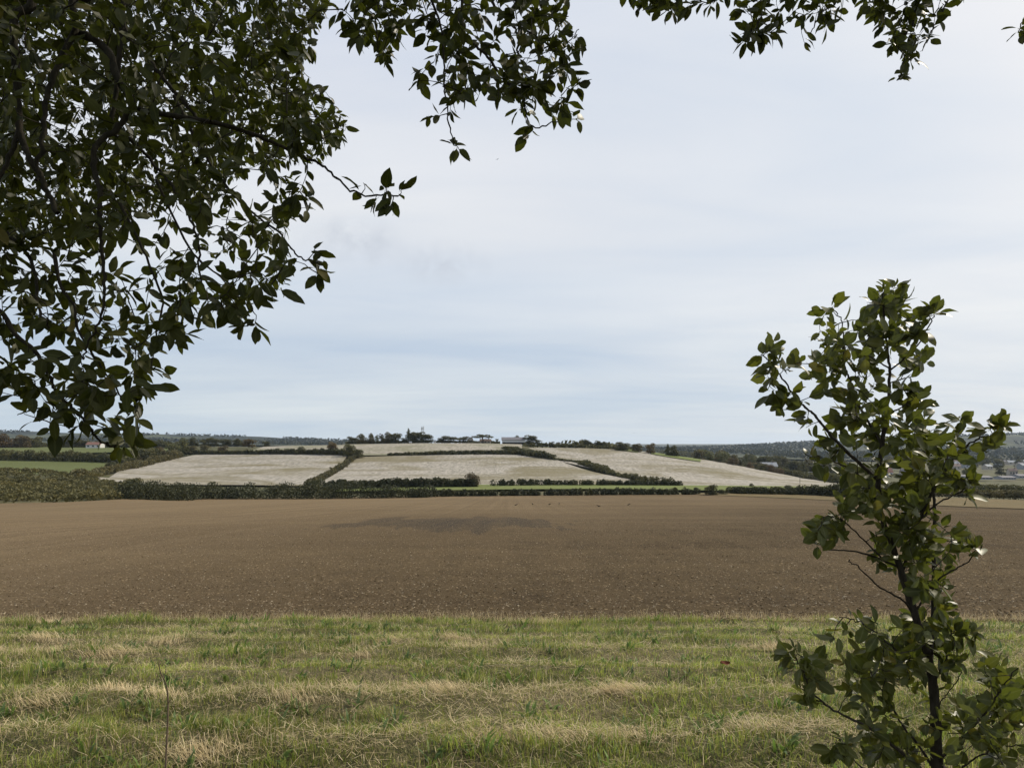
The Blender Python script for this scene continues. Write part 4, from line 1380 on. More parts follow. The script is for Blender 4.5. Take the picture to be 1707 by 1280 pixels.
# longer leaning wisps of dead grass in bunches
nc = 420
cx_, cy_ = scatter(nc, pw=0.8)
keep = strawness(cx_, cy_) > 0.30
cx_, cy_ = cx_[keep], cy_[keep]
caz = gr.normal(2.55, 0.5, len(cx_))
k = gr.integers(0, len(cx_), 7000)
X, Y = cx_[k] + gr.normal(0, 0.10, 7000), cy_[k] + gr.normal(0, 0.05, 7000)
col = pick(STRAW, 7000) * 1.05
put(blades(X, Y, gr.uniform(0.06, 0.16, 7000), 0.0022 + 0.0018 * gr.random(7000), caz[k] + gr.normal(0, 0.25, 7000), gr.normal(1.12, 0.2, 7000), gr.uniform(0.1, 0.6, 7000), col, col * 0.85, 0.01))
V, T, C = np.concatenate(VV), np.concatenate(TT), np.concatenate(CC)
tag(link('grass', mesh_np('grass', V, T, M_GRASS, {'colour': C * np.array([1.30, 1.27, 1.2])})), kind='stuff')

# broad leaved weeds in the regrowth
VV, TT, CC = [], [], []
nc = 700
cx_, cy_ = scatter(nc, pw=0.6)
keep = (strawness(cx_, cy_) < 0.33)
cx_, cy_ = cx_[keep], cy_[keep]
k = np.repeat(np.arange(len(cx_)), 8)
n = len(k)
az = gr.uniform(0, 6.28, n)
X, Y = cx_[k] + 0.02 * np.cos(az) + gr.normal(0, 0.03, n), cy_[k] + 0.02 * np.sin(az) + gr.normal(0, 0.03, n)
col = pick([(0.12, 0.19, 0.036), (0.15, 0.22, 0.05), (0.10, 0.15, 0.05), (0.18, 0.22, 0.06)], n)
put(blades(X, Y, gr.uniform(0.05, 0.13, n), gr.uniform(0.014, 0.03, n), az, gr.uniform(0.15, 1.0, n), gr.uniform(0.2, 0.8, n), col, col * 0.8))
V, T, C = np.concatenate(VV), np.concatenate(TT), np.concatenate(CC)
tag(link('broad_weeds', mesh_np('broad_weeds', V, T, M_GRASS, {'colour': C})), kind='stuff')

# a lone dry stem and a fallen red leaf
sp = [at(276, 1330, 3.35), at(276, 1280, 3.35), at(280, 1190, 3.36), at(279.5, 1155, 3.36), at(275, 1135, 3.35), at(268, 1121, 3.34), at(264.5, 1105, 3.33)]
gx, gyy = sp[0][0], sp[0][1]
sp[0] = np.array([gx, gyy, float(H(gx, gyy)) - 0.03])
P = smooth_path(sp, 26)
o0 = sp[0].copy()
v, q = tube_np(P - o0, np.linspace(0.0048, 0.0022, 26), 7)
st = empty('dry_stem', tuple(o0), 'tall bare brown stem with a bent tip standing in the grass on the left', 'dead stem')
link('stalk', mesh_np('stalk', v, q, M_STEM, smooth=True), st)
for t_, s_ in ((10, 1), (15, -1), (19, 1)):
    b0 = P[t_] - o0
    v, q = tube_np([b0, b0 + np.array([0.012 * s_, 0, 0.014]), b0 + np.array([0.016 * s_, 0, 0.03])], [0.002, 0.0014, 0.0008], 5)
    link('side_stub', mesh_np('side_stub', v, q, M_STEM), st)
rl = ground_at(1208, 1124)
lm = MB()
xs = np.linspace(-0.045, 0.045, 8)
wds = 0.026 * np.sin(np.linspace(0.15, 3.0, 8))
lv = []
for x, w in zip(xs, wds):
    lv += [(x, -w, 0.014 + 0.2 * abs(x)), (x, 0, 0.004 + 0.15 * abs(x)), (x, w, 0.016 + 0.2 * abs(x))]
lm.add(lv, [(i * 3 + j, i * 3 + 3 + j, i * 3 + 4 + j, i * 3 + 1 + j) for i in range(7) for j in range(2)])
ol = lm.build('fallen_leaf', M_RED_LEAF, None, (rl[0], rl[1], float(H(rl[0], rl[1])) + 0.06))
ol.rotation_euler = (0.35, 0.1, 0.3)
tag(ol, 'small curled rust red leaf lying on the mown grass', 'leaf')

# ------------------------------------------------------------------ the near oak and the sapling


def leaf_mesh(seed, ratio, serr, ns=9):
    """one leaf, unit length along +X, upper side +Z: folded along the midrib, slightly curled, toothed edge"""
    rg = np.random.default_rng(seed)
    ts = np.linspace(0, 1, ns)
    w = ratio * 0.5 * np.sin(np.pi * ts ** rg.uniform(0.78, 1.05)) ** 0.75
    w[0], w[-1] = 0.012, 0.002
    tooth = 1 + serr * np.where(np.arange(ns) % 2 == 0, 1, -1) * rg.uniform(0.5, 1.0, ns)
    curl = rg.uniform(-0.18, 0.30)
    fold = rg.uniform(0.05, 0.32)
    wav = rg.uniform(0, 0.03)
    side = rg.uniform(-0.10, 0.10)
    V = []
    for i, t in enumerate(ts):
        z0 = -curl * t * t
        y0 = side * t * t
        V += [(t, y0 + w[i] * tooth[i], z0 + fold * w[i] + wav * math.sin(i * 2.1)), (t, y0, z0), (t, y0 - w[i] * tooth[(i + 3) % ns], z0 + fold * w[i] - wav * math.sin(i * 1.7))]
    V = np.array(V, float)
    V[:, 0] = 0.14 + 0.86 * V[:, 0]
    V = np.vstack([V, [(0, 0.008, 0), (0, -0.008, 0), (0.15, 0.008, 0), (0.15, -0.008, 0)]])   # stalk
    Q = [(i * 3 + j + 1, i * 3 + j, i * 3 + 3 + j, i * 3 + 4 + j)[::-1] for i in range(ns - 1) for j in range(2)] + [(3 * ns, 3 * ns + 1, 3 * ns + 3, 3 * ns + 2)[::-1]]
    Q = np.array(Q)
    # make upper side face +Z
    a, b, c = V[Q[0][0]], V[Q[0][1]], V[Q[0][2]]
    if np.cross(b - a, c - a)[2] < 0:
        Q = Q[:, ::-1]
    return V, Q


def in_poly(x, y, poly):
    c = np.zeros(len(x), bool)
    n = len(poly)
    for i in range(n):
        (x1, y1), (x2, y2) = poly[i], poly[(i + 1) % n]
        hit = ((y1 > y) != (y2 > y)) & (x < (x2 - x1) * (y - y1) / (y2 - y1 + 1e-12) + x1)
        c ^= hit
    return c


def plant(root, mains, areas, spots, rg, leaf_len, ratio, droop, n_leaf, m_leaf, m_bark, leaf_names, twig_r=0.0016, spread_n=1.0, serr=0.05, limit=0.6):
    """grow a plant: main branches given, twigs joined on towards leaf clusters, a rosette of leaves on each twig.
    mains: [(part name, [points], r0, r1)]; areas: [(polygon, cover, dmin, dmax, weight)]; spots: [(px, row, d)]"""
    o0 = np.array(root.location)
    nodes, ndir = [], []
    for nm, P, r0, r1 in mains:
        n = max(8, int(len(P) * 6))
        S = smooth_path(P, n)
        S += rg.normal(0, 0.0022, S.shape) * np.linspace(0, 1, n)[:, None]
        rad = r0 + (r1 - r0) * np.linspace(0, 1, n) ** (0.62 if 0.015 < r0 < 0.03 else 0.8)
        rad = rad * rg.uniform(0.88, 1.14, n)
        v, q = tube_np(S - o0, rad, 9 if r0 > 0.008 else 6)
        link(nm, mesh_np(nm, v, q, m_bark, smooth=True), root)
        nodes.append(S)
        ndir.append(np.gradient(S, axis=0))
    nodes = np.concatenate(nodes)
    ndir = np.concatenate(ndir)
    ndir /= np.linalg.norm(ndir, axis=1)[:, None] + 1e-9
    T = [at(px, r, d) for px, r, d in spots]
    for poly, cover, d0, d1, pw in areas:
        pp = np.array(poly, float)
        lo, hi = pp.min(0), pp.max(0)
        A = 0.5 * abs(np.dot(pp[:, 0], np.roll(pp[:, 1], 1)) - np.dot(pp[:, 1], np.roll(pp[:, 0], 1)))
        got = 0.0
        while got < cover * A:
            x, y = rg.uniform(lo[0], hi[0]), rg.uniform(lo[1], hi[1])
            if not in_poly(np.array([x]), np.array([y]), poly)[0]:
                continue
            d = d0 + (d1 - d0) * rg.random() ** pw
            got += 6.0 * 0.55 * 0.72 * ratio * (leaf_len * F / d) ** 2
            T.append(at(x, y, d))
    T = np.array(T)
    dist = np.array([np.min(np.sum((nodes - p) ** 2, 1)) for p in T])
    T = T[np.argsort(dist)]
    N = np.zeros((len(nodes) + 5 * len(T), 3))
    ND = np.zeros_like(N)
    N[:len(nodes)], ND[:len(nodes)] = nodes, ndir
    cnt = len(nodes)
    tubes, leaves = [], []
    for p in T:
        dd = np.sum((N[:cnt] - p) ** 2, 1)
        k = int(np.argmin(dd))
        a = N[k]
        gap = math.sqrt(dd[k])
        dirv = (p - a) / (gap + 1e-9)
        mid = a + (p - a) * 0.5 + ND[k] * gap * 0.14 + np.array([0, 0, 0.10 * gap * (1 if droop > 0 else -0.6)]) + rg.normal(0, 0.04, 3) * gap
        S = smooth_path([a, a * 0.55 + mid * 0.45 + rg.normal(0, 0.012, 3) * gap, mid, p], 6)
        if gap > 0.01:
            rr = twig_r * (1.0 + min(2.2, gap * 4.0))
            tubes.append(tube_np(S - o0, np.linspace(rr, twig_r * 0.6, 6), 3))
            N[cnt:cnt + 5] = S[1:]
            ND[cnt:cnt + 5] = dirv
            cnt += 5
        m = int(rg.integers(4, 8) * spread_n)
        for j in range(m):
            back = rg.random() ** 1.5 * min(gap, 0.10)
            base = p - dirv * back + rg.normal(0, 0.003, 3)
            rad = rg.normal(size=3)
            rad -= dirv * np.dot(rad, dirv)
            rad /= np.linalg.norm(rad) + 1e-9
            ax = dirv * rg.uniform(0.1, 0.9) + rad * rg.uniform(0.5, 1.1) + np.array([0, 0, -droop]) * rg.uniform(0.3, 1.2)
            ax /= np.linalg.norm(ax)
            nr = np.array([0.1, -0.55, 0.8]) + rg.normal(0, 0.75, 3) + dirv * 0.3
            nr -= ax * np.dot(nr, ax)
            nr /= np.linalg.norm(nr) + 1e-9
            leaves.append((base, ax, nr, leaf_len * rg.uniform(0.62, 1.28)))
    if tubes:
        v, q = join_np(tubes)
        tag(link('twigs', mesh_np('twigs', v, q, m_bark), root), kind='stuff')
    B = np.array([l[0] for l in leaves])
    AX = np.array([l[1] for l in leaves])
    NR = np.array([l[2] for l in leaves])
    SZ = np.array([l[3] for l in leaves])
    SD = np.cross(NR, AX)
    var = [leaf_mesh(500 + k, ratio * (0.85 + 0.3 * (k % 4) / 3), serr) for k in range(8)]
    vm = [mesh_np('leaf', v, q, m_leaf, {'tint': np.zeros(len(v)), 'rib': RIB}, smooth=True) for v, q in var]
    kind = rg.integers(0, 8, len(B))
    # the leaves that show largest: in the frame and near
    px = CX + B[:, 0] / B[:, 1] * F
    row = HZ - (B[:, 2] - EYE) / B[:, 1] * F
    facing = np.abs(np.sum(NR * (B - np.array([0, 0, EYE])) / np.linalg.norm(B - np.array([0, 0, EYE]), axis=1)[:, None], 1))
    size = SZ / B[:, 1] * (0.3 + facing)
    size[(px < 8) | (px > 1699) | (row < 8) | (row > 1272)] = 0
    order = np.argsort(-size)
    big = set(order[:n_leaf].tolist())
    from mathutils import Matrix
    for i in order[:n_leaf]:
        o = link(leaf_names, vm[kind[i]], root)
        M = Matrix(((AX[i][0], SD[i][0], NR[i][0], 0), (AX[i][1], SD[i][1], NR[i][1], 0), (AX[i][2], SD[i][2], NR[i][2], 0), (0, 0, 0, 1)))
        o.matrix_local = Matrix.Translation(Vector(B[i] - o0)) @ M @ Matrix.Scale(float(SZ[i]), 4)
    var = [leaf_mesh(500 + k, ratio * (0.85 + 0.3 * (k % 4) / 3), serr * 0.5, 6) for k in range(8)]
    VVs, QQs, TTs, off = [], [], [], 0
    for k in range(8):
        idx = np.array([i for i in range(len(B)) if kind[i] == k and i not in big])
        if not len(idx):
            continue
        v, q = var[k]
        W = B[idx][:, None, :] - o0 + SZ[idx][:, None, None] * (v[None, :, 0:1] * AX[idx][:, None, :] + v[None, :, 1:2] * SD[idx][:, None, :] + v[None, :, 2:3] * NR[idx][:, None, :])
        VVs.append(W.reshape(-1, 3))
        QQs.append((q[None] + (np.arange(len(idx)) * len(v))[:, None, None]).reshape(-1, 4) + off)
        TTs.append(np.repeat(rg.random(len(idx)), len(v)))
        off += len(idx) * len(v)
    if VVs:
        tag(link('foliage', mesh_np('foliage', np.concatenate(VVs), np.concatenate(QQs), m_leaf, {'tint': np.concatenate(TTs), 'rib': np.tile(RIB_C, sum(len(x) for x in TTs) // 22)}, smooth=True), root), kind='stuff')
    print(root.name, 'leaves', len(B), 'twigs', len(tubes))


def path(pts, d0, d1):
    n = len(pts)
    return [at(p, r, d0 + (d1 - d0) * i / max(1, n - 1)) for i, (p, r) in enumerate(pts)]


RIB = np.array([0, 1, 0] * 9 + [1, 1, 1, 1], float)
RIB_C = np.array([0, 1, 0] * 6 + [1, 1, 1, 1], float)

# --- the oak: trunk behind and left of the camera, limbs overhead, branches hanging into view
TB = np.array([-3.4, -1.2, 0.0])
TB[2] = float(H(TB[0], TB[1])) - 0.05
oak = empty('oak_tree', tuple(TB), 'dark evergreen oak whose leafy branches hang across the top and left', 'tree')
FORK = np.array([-3.1, -0.6, 3.4])
LIMB_L = [FORK, np.array([-2.6, 0.5, 4.0]), np.array([-2.0, 1.5, 3.95]), np.array([-1.6, 2.3, 3.7])]
LIMB_C = [FORK, np.array([-2.0, 0.2, 4.2]), np.array([-0.9, 1.0, 4.3]), np.array([0.1, 1.6, 3.9]), np.array([0.5, 1.9, 3.55])]
LIMB_R = [np.array([-2.0, 0.2, 4.2]), np.array([-0.6, 0.6, 4.35]), np.array([0.7, 1.3, 4.1]), np.array([1.5, 2.1, 3.6])]
mains = [('trunk', [TB, np.array([-3.35, -1.05, 1.2]), np.array([-3.2, -0.8, 2.4]), FORK], 0.24, 0.15),
         ('branch', LIMB_L, 0.10, 0.03), ('branch', LIMB_C, 0.09, 0.015), ('branch', LIMB_R, 0.05, 0.012)]
l_up = LIMB_L[2]
l_up2 = LIMB_L[3]
for base, pts, d0, d1, r0, r1 in (
        (l_up, [(30, -60), (23, 33), (28, 126), (33, 217), (50, 262), (78, 317), (96, 355)], 1.75, 1.6, 0.013, 0.005),
        (None, [(33, 217), (20, 250), (5, 285), (-20, 340)], 1.68, 1.6, 0.007, 0.003),
        (l_up, [(121, -70), (121, 0), (126, 50), (100, 100), (78, 164), (73, 222), (60, 300)], 1.7, 1.55, 0.011, 0.004),
        (None, [(126, 58), (151, 63), (181, 88), (196, 131), (217, 164), (219, 181), (194, 214), (156, 252), (166, 320)], 1.67, 1.5, 0.010, 0.005),
        (l_up2, [(180, -80), (191, 0), (204, 33), (199, 88), (194, 151), (186, 219), (224, 237), (262, 282), (290, 315), (315, 363), (330, 401), (335, 470)], 1.9, 1.65, 0.009, 0.002),
        (l_up2, [(200, -60), (204, 33), (227, 73), (252, 106), (297, 159), (335, 204)], 2.2, 2.0, 0.009, 0.005),
        (None, [(219, 181), (297, 195), (350, 204), (393, 214), (428, 227), (461, 241), (506, 262), (545, 281), (576, 311), (606, 325), (663, 323)], 1.6, 1.75, 0.006, 0.0018),
        (None, [(290, 160), (330, 239), (377, 311), (424, 358), (466, 389), (494, 424), (522, 438)], 1.98, 1.75, 0.005, 0.0016),
        (None, [(-40, 330), (5, 383), (38, 413), (58, 456), (63, 509), (80, 545)], 1.65, 1.5, 0.006, 0.002),
        (None, [(168, 310), (166, 363), (171, 426), (174, 476), (171, 522), (151, 565), (140, 600)], 1.5, 1.45, 0.005, 0.0016),
        (None, [(-60, 490), (0, 519), (25, 557), (58, 585), (82, 626), (92, 651), (115, 675), (143, 704), (168, 733), (186, 743), (207, 737)], 1.55, 1.45, 0.0055, 0.0016),
        (None, [(90, 420), (101, 476), (123, 509), (131, 552), (160, 600), (190, 640), (215, 690)], 1.55, 1.5, 0.004, 0.0014),
        (None, [(200, 340), (240, 420), (270, 500), (260, 560), (250, 620)], 1.6, 1.55, 0.0035, 0.0014),
        (None, [(260, 300), (320, 420), (380, 470), (420, 520)], 1.7, 1.65, 0.0035, 0.0014),
        (LIMB_C[3], [(700, -70), (719, 0), (735, 45), (740, 113), (742, 159), (751, 218), (762, 245)], 2.0, 1.9, 0.005, 0.0014),
        (LIMB_C[3], [(768, -70), (770, 0), (770, 45), (781, 66), (812, 95), (844, 136), (869, 159), (878, 193), (894, 213), (946, 197)], 2.05, 1.9, 0.007, 0.0014),
        (LIMB_C[4], [(800, -70), (819, 0), (837, 25), (858, 50), (864, 68), (862, 91), (864, 129)], 2.15, 2.05, 0.006, 0.002),
        (None, [(860, 41), (901, 66), (932, 91), (946, 118)], 2.1, 2.05, 0.0035, 0.0014),
        (None, [(901, 66), (925, 70), (950, 68), (965, 50)], 2.1, 2.0, 0.002, 0.0012),
        (LIMB_C[2], [(620, -80), (630, 0), (626, 39), (632, 92)], 2.0, 1.95, 0.0045, 0.0014),
        (LIMB_R[2], [(1255, -60), (1268, 0), (1268, 36), (1250, 60)], 1.95, 1.9, 0.004, 0.0014),
        (LIMB_R[3], [(1420, -80), (1395, 0), (1367, 24), (1352, 55)], 2.2, 2.1, 0.005, 0.0014),
        (LIMB_R[3], [(1535, -70), (1526, 0), (1522, 40), (1506, 63), (1506, 103), (1497, 135)], 2.3, 2.2, 0.005, 0.0014),
        (LIMB_R[3], [(1600, -80), (1580, 0), (1560, 40), (1545, 72)], 2.3, 2.2, 0.004, 0.0014),
        (LIMB_R[2], [(1100, -70), (1110, -10), (1120, 12)], 2.3, 2.25, 0.004, 0.0014),
        (LIMB_R[3], [(1740, -60), (1715, 10), (1700, 50)], 2.2, 2.15, 0.004, 0.0014)):
    P = path(pts, d0, d1)
    if base is not None:
        P = [base, (base + P[0]) / 2 + np.array([0, 0, 0.12])] + P
    mains.append(('branch', P, r0, r1))
areas = [
    ([(-160, -160), (560, -160), (545, 20), (520, 60), (510, 130), (560, 172), (582, 200), (572, 235), (520, 270), (440, 275), (380, 300), (300, 330), (150, 400), (-160, 430)], 2.4, 2.3, 4.4, 0.8),
    ([(-160, -160), (545, -160), (530, 15), (500, 60), (500, 130), (550, 175), (572, 200), (560, 230), (500, 262), (440, 265), (380, 290), (300, 330), (150, 400), (-160, 430)], 1.35, 1.45, 2.4, 1.0),
    ([(-160, 400), (150, 380), (330, 290), (430, 270), (500, 300), (520, 340), (490, 360), (505, 385), (480, 405), (520, 440), (480, 470), (450, 510), (425, 548), (390, 530), (345, 515), (325, 555),
      (300, 590), (230, 600), (100, 570), (-160, 580)], 1.65, 1.4, 2.6, 1.0),
    ([(-160, 560), (230, 580), (320, 575), (310, 605), (255, 635), (255, 655), (235, 690), (225, 725), (180, 725), (120, 705), (60, 700), (20, 680), (-160, 620)], 1.85, 1.3, 1.75, 1.0),
    ([(545, -120), (690, -120), (690, 35), (672, 65), (655, 95), (638, 105), (620, 90), (595, 65), (565, 50), (548, 25)], 2.2, 1.7, 2.4, 1.0),
    ([(690, -120), (965, -120), (945, 55), (968, 95), (970, 150), (950, 180), (925, 190), (890, 222), (868, 215), (840, 200), (812, 165), (790, 145), (780, 180), (755, 190), (720, 180), (688, 172), (688, 140), (705, 110), (695, 60)], 2.0, 1.75, 2.4, 1.0),
    ([(1035, -90), (1225, -90), (1225, 18), (1180, 16), (1100, 22), (1045, 10)], 2.2, 1.9, 2.5, 1.0),
    ([(1215, -120), (1320, -120), (1305, 35), (1290, 62), (1258, 82), (1235, 55), (1220, 25)], 1.9, 1.8, 2.2, 1.0),
    ([(1310, -120), (1430, -120), (1415, 50), (1380, 55), (1345, 80), (1318, 55)], 1.9, 1.9, 2.4, 1.0),
    ([(1420, -120), (1600, -120), (1570, 50), (1540, 62), (1522, 110), (1490, 120), (1482, 95), (1450, 50)], 2.1, 2.0, 2.5, 1.0),
    ([(1600, -120), (1645, -120), (1620, 12), (1575, 48)], 1.2, 2.0, 2.4, 1.0)]
spots = [(606, 305, 1.75), (625, 335, 1.75), (650, 345, 1.75), (668, 318, 1.76), (640, 310, 1.72), (525, 412, 1.75), (533, 436, 1.75), (528, 455, 1.72), (503, 313, 1.75), (520, 335, 1.78),
         (755, 238, 1.9), (765, 250, 1.9), (958, 60, 2.0), (962, 200, 1.9), (712, 195, 1.95), (1700, 48, 2.15), (1704, 60, 2.15), (1497, 128, 2.2), (1240, 70, 1.9), (1292, 55, 1.9), (215, 735, 1.45), (205, 742, 1.45),
         (120, 712, 1.45), (90, 715, 1.4), (40, 690, 1.4), (955, 150, 1.95), (960, 120, 2.0), (880, 225, 1.9), (600, 60, 1.95), (640, 95, 1.95), (400, 545, 1.65), (425, 540, 1.65)]
plant(oak, mains, areas, spots, np.random.default_rng(5), 0.045, 0.42, 0.45, 300, M_OAK_LEAF, M_BARK, 'leaf', 0.0013, 1.0, 0.05)

# the rest of the oak's crown, overhead and behind the camera
cr2 = np.random.default_rng(15)
nc = 900
CC_ = np.stack([cr2.uniform(-7.5, 3.2, nc), cr2.uniform(-4.5, 3.2, nc), cr2.uniform(2.9, 5.6, nc)], -1)
CC_ = CC_[((CC_[:, 0] + 2.6) / 5.4) ** 2 + ((CC_[:, 1] + 0.6) / 4.0) ** 2 < 1]
k = np.repeat(np.arange(len(CC_)), 10)
LB = CC_[k] + cr2.normal(0, 0.10, (len(k), 3))
pxo = CX + LB[:, 0] / np.maximum(LB[:, 1], 0.05) * F
ro = HZ - (LB[:, 2] - EYE) / np.maximum(LB[:, 1], 0.05) * F
LB = LB[~((LB[:, 1] > 0.05) & (ro > -170) & (pxo > -200) & (pxo < 1900))]
n = len(LB)
ax = cr2.normal(size=(n, 3)) + np.array([0, 0, -0.4])
ax /= np.linalg.norm(ax, axis=1)[:, None]
nr = cr2.normal(size=(n, 3)) * 0.8 + np.array([0, 0, 1.0])
nr -= ax * np.sum(nr * ax, 1)[:, None]
nr /= np.linalg.norm(nr, axis=1)[:, None]
sd = np.cross(nr, ax)
v, q = leaf_mesh(777, 0.42, 0.0, 4)
sz = cr2.uniform(0.07, 0.11, n)[:, None, None]
W = LB[:, None, :] - TB + sz * (v[None, :, 0:1] * ax[:, None, :] + v[None, :, 1:2] * sd[:, None, :] + v[None, :, 2:3] * nr[:, None, :])
tag(link('upper_foliage', mesh_np('upper_foliage', W.reshape(-1, 3), (q[None] + (np.arange(n) * len(v))[:, None, None]).reshape(-1, 4), M_OAK_LEAF,
                                  {'tint': np.repeat(cr2.random(n), len(v))}, smooth=True), oak), kind='stuff')

# --- the sapling in front on the right
SD_ = 2.0
sb = at(1600, 1500, SD_)
sb[2] = float(H(sb[0], sb[1])) - 0.05
sap = empty('oak_sapling', tuple(sb), 'young leafy oak sapling with slender trunk standing at the right', 'sapling')
mains = [('trunk', [sb] + path([(1575, 1330), (1563, 1280), (1560, 1215), (1557, 1155), (1546, 1090), (1524, 1020), (1504, 958), (1485, 900), (1470, 860), (1464, 800), (1474, 725), (1479, 683), (1484, 624), (1479, 578), (1474, 520), (1472, 492)], 2.0, 2.0), 0.0200, 0.0016),
         ('branch', path([(1550, 1110), (1556, 1010), (1557, 925), (1558, 860), (1556, 820), (1545, 770), (1530, 715)], 2.0, 2.1), 0.0075, 0.002)]
for pts, d0, d1, r0 in (
        ([(1464, 800), (1425, 765), (1391, 732), (1364, 699), (1348, 683), (1323, 660), (1299, 624), (1282, 601), (1269, 591)], 2.0, 1.85, 0.006),
        ([(1470, 740), (1440, 690), (1427, 663), (1414, 627), (1407, 601), (1404, 538), (1387, 515)], 2.0, 2.15, 0.005),
        ([(1485, 616), (1509, 597), (1535, 568), (1551, 538), (1558, 525)], 2.0, 1.9, 0.0032),
        ([(1483, 614), (1459, 600), (1440, 588), (1412, 575)], 2.0, 2.15, 0.003),
        ([(1484, 638), (1500, 633), (1515, 628), (1535, 617)], 2.0, 2.1, 0.0025),
        ([(1505, 950), (1535, 860), (1574, 788), (1600, 752), (1624, 735), (1656, 722), (1686, 702)], 2.0, 1.8, 0.006),
        ([(1535, 865), (1561, 840), (1604, 817), (1620, 795)], 1.95, 1.9, 0.0035),
        ([(1550, 830), (1580, 760), (1600, 715), (1606, 695)], 1.95, 2.1, 0.004),
        ([(1466, 840), (1430, 790), (1390, 770), (1345, 758)], 2.0, 1.85, 0.004),
        ([(1499, 945), (1440, 922), (1384, 916), (1362, 900)], 2.0, 1.9, 0.004),
        ([(1470, 930), (1440, 900), (1405, 868), (1380, 860)], 1.98, 1.85, 0.003),
        ([(1525, 1020), (1565, 965), (1610, 939), (1637, 910)], 2.0, 1.85, 0.004),
        ([(1520, 1020), (1505, 1000), (1466, 978), (1430, 945), (1415, 935)], 2.0, 1.9, 0.004),
        ([(1566, 1310), (1535, 1280), (1456, 1217), (1394, 1185), (1355, 1155), (1341, 1122), (1325, 1095)], 2.0, 1.8, 0.007),
        ([(1550, 1120), (1512, 1096), (1479, 1070), (1440, 1040), (1400, 1028)], 2.0, 1.85, 0.004),
        ([(1563, 1290), (1530, 1240), (1509, 1214), (1473, 1155), (1443, 1103), (1427, 1070)], 2.0, 2.15, 0.0055),
        ([(1564, 1275), (1578, 1253), (1623, 1211), (1653, 1171), (1673, 1145), (1695, 1110)], 2.0, 1.8, 0.006),
        ([(1560, 1190), (1568, 1170), (1584, 1150), (1604, 1119)], 2.0, 1.95, 0.0022),
        ([(1480, 1290), (1440, 1280), (1407, 1250), (1394, 1237)], 1.9, 1.8, 0.003),
        ([(1566, 1310), (1610, 1275), (1650, 1250), (1700, 1240)], 2.0, 1.85, 0.005),
        ([(1556, 1140), (1577, 1096), (1584, 1057), (1617, 1043)], 2.0, 1.9, 0.0035),
        ([(1478, 690), (1500, 680), (1520, 665)], 2.0, 1.95, 0.003),
        ([(1572, 1340), (1500, 1310), (1450, 1290)], 2.0, 2.1, 0.005),
        ([(1574, 1350), (1640, 1320), (1690, 1290)], 2.0, 2.1, 0.005)):
    mains.append(('branch', path(pts, d0, d1), r0 * 0.8, 0.0013))
D0, D1 = 1.8, 2.25
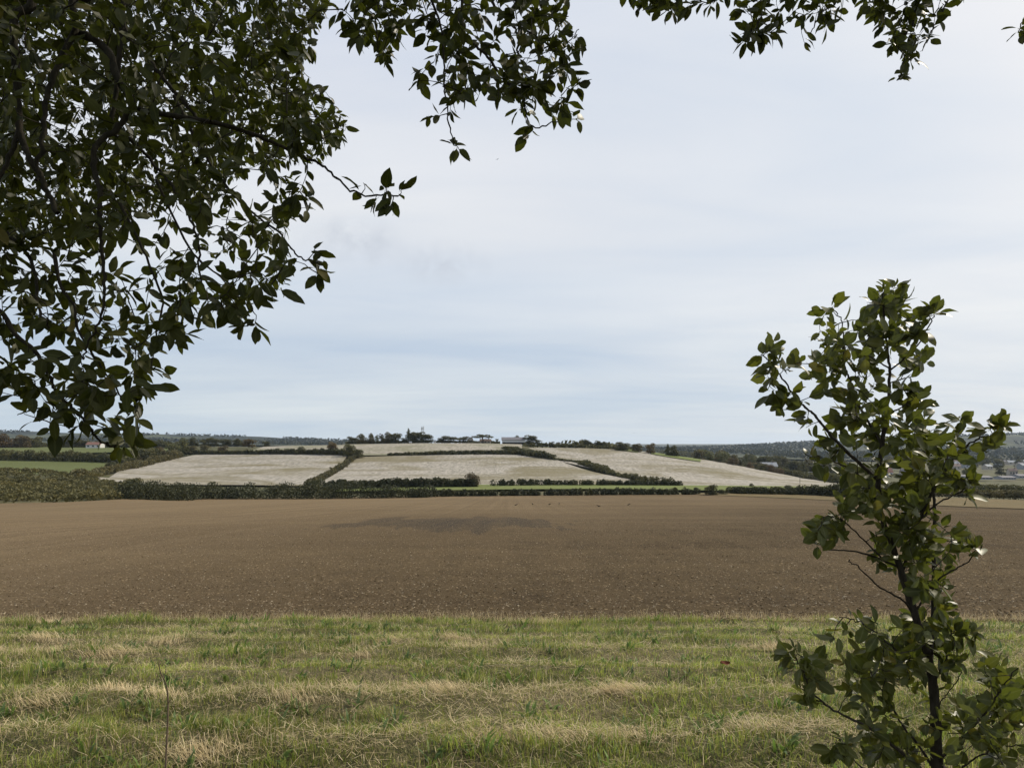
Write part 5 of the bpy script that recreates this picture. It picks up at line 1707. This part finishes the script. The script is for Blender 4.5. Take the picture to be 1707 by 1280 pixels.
areas = [
    ([(1425, 840), (1560, 850), (1585, 960), (1560, 1010), (1500, 1010), (1460, 940)], 2.0, 1.85, 2.2, 1),
    ([(1490, 1000), (1590, 1000), (1600, 1120), (1560, 1180), (1490, 1130)], 1.5, 1.85, 2.2, 1),
    ([(1500, 590), (1540, 590), (1545, 680), (1490, 690)], 0.7, 1.9, 2.2, 1),
    ([(1400, 1190), (1560, 1180), (1700, 1180), (1700, 1290), (1400, 1290)], 0.45, 1.8, 2.2, 1),
    ([(1440, 500), (1470, 475), (1512, 480), (1520, 500), (1515, 540), (1518, 565), (1500, 590), (1470, 595), (1440, 575), (1432, 540)], 3.25, D0, D1, 1),
    ([(1372, 515), (1400, 508), (1405, 545), (1440, 560), (1460, 620), (1465, 700), (1420, 700), (1390, 665), (1345, 635), (1345, 605), (1375, 595), (1362, 565)], 2.86, D0, D1, 1),
    ([(1335, 760), (1370, 745), (1400, 690), (1470, 685), (1500, 695), (1530, 690), (1560, 700), (1605, 700), (1615, 722), (1595, 765), (1575, 815), (1540, 845), (1480, 845), (1440, 845), (1400, 790), (1355, 785)], 3.38, D0, D1, 1),
    ([(1352, 870), (1400, 840), (1440, 830), (1436, 870), (1400, 915), (1365, 915)], 3.12, D0, 2.0, 1),
    ([(1500, 880), (1595, 880), (1630, 905), (1610, 925), (1580, 930), (1568, 980), (1540, 1000), (1500, 985), (1490, 930)], 1.95, D0, D1, 1),
    ([(1380, 1028), (1420, 1022), (1470, 1035), (1510, 1045), (1590, 1030), (1585, 1070), (1560, 1095), (1500, 1105), (1450, 1075), (1388, 1068)], 2.98, D0, D1, 1),
    ([(1308, 1082), (1340, 1085), (1366, 1095), (1368, 1150), (1345, 1170), (1322, 1160)], 4.21, 1.75, 1.95, 1),
    ([(1395, 1120), (1450, 1070), (1540, 1105), (1535, 1140), (1500, 1165), (1425, 1165)], 2.98, D0, D1, 1),
    ([(1625, 1100), (1650, 1088), (1707, 1115), (1725, 1200), (1660, 1245), (1600, 1225), (1590, 1200), (1640, 1160)], 3.16, 1.75, 2.1, 1),
    ([(1440, 1160), (1520, 1200), (1520, 1290), (1465, 1290), (1435, 1220)], 1.76, D0, D1, 1),
    ([(1590, 1250), (1720, 1250), (1740, 1340), (1600, 1340)], 1.95, D0, D1, 1),
    ([(1460, 1290), (1680, 1310), (1660, 1420), (1500, 1420)], 1.04, D0, D1, 1)]
spots = [(1270, 592, 1.85), (1288, 588, 1.85), (1318, 612, 1.87), (1328, 605, 1.87), (1282, 632, 1.86), (1290, 650, 1.87), (1312, 658, 1.88), (1300, 678, 1.88), (1345, 708, 1.92),
         (1548, 528, 1.9), (1558, 522, 1.9), (1536, 552, 1.92), (1538, 600, 2.05), (1530, 615, 2.1), (1520, 655, 2.0), (1512, 668, 2.0), (1532, 660, 1.97), (1655, 708, 1.82), (1672, 715, 1.8),
         (1640, 745, 1.85), (1612, 798, 1.9), (1614, 826, 1.9), (1604, 700, 2.05), (1625, 1055, 1.9), (1605, 1060, 1.9), (1397, 1240, 1.8), (1410, 1246, 1.8), (1480, 494, 2.0), (1470, 492, 2.0), (1500, 500, 2.0), (1630, 915, 1.86), (1362, 905, 1.9)]
sj = np.random.default_rng(3)
spots = spots + [(1308, 1085, 1.80), (1345, 1162, 1.92)]
spots = spots + [(p + sj.normal(0, 9), r + sj.normal(0, 9), d + sj.normal(0, 0.03)) for p, r, d in spots]
plant(sap, mains, areas, spots, np.random.default_rng(8), 0.045, 0.50, -0.15, 300, M_SAP_LEAF, M_SAP_BARK, 'leaf', 0.0012, 1.0, 0.07)
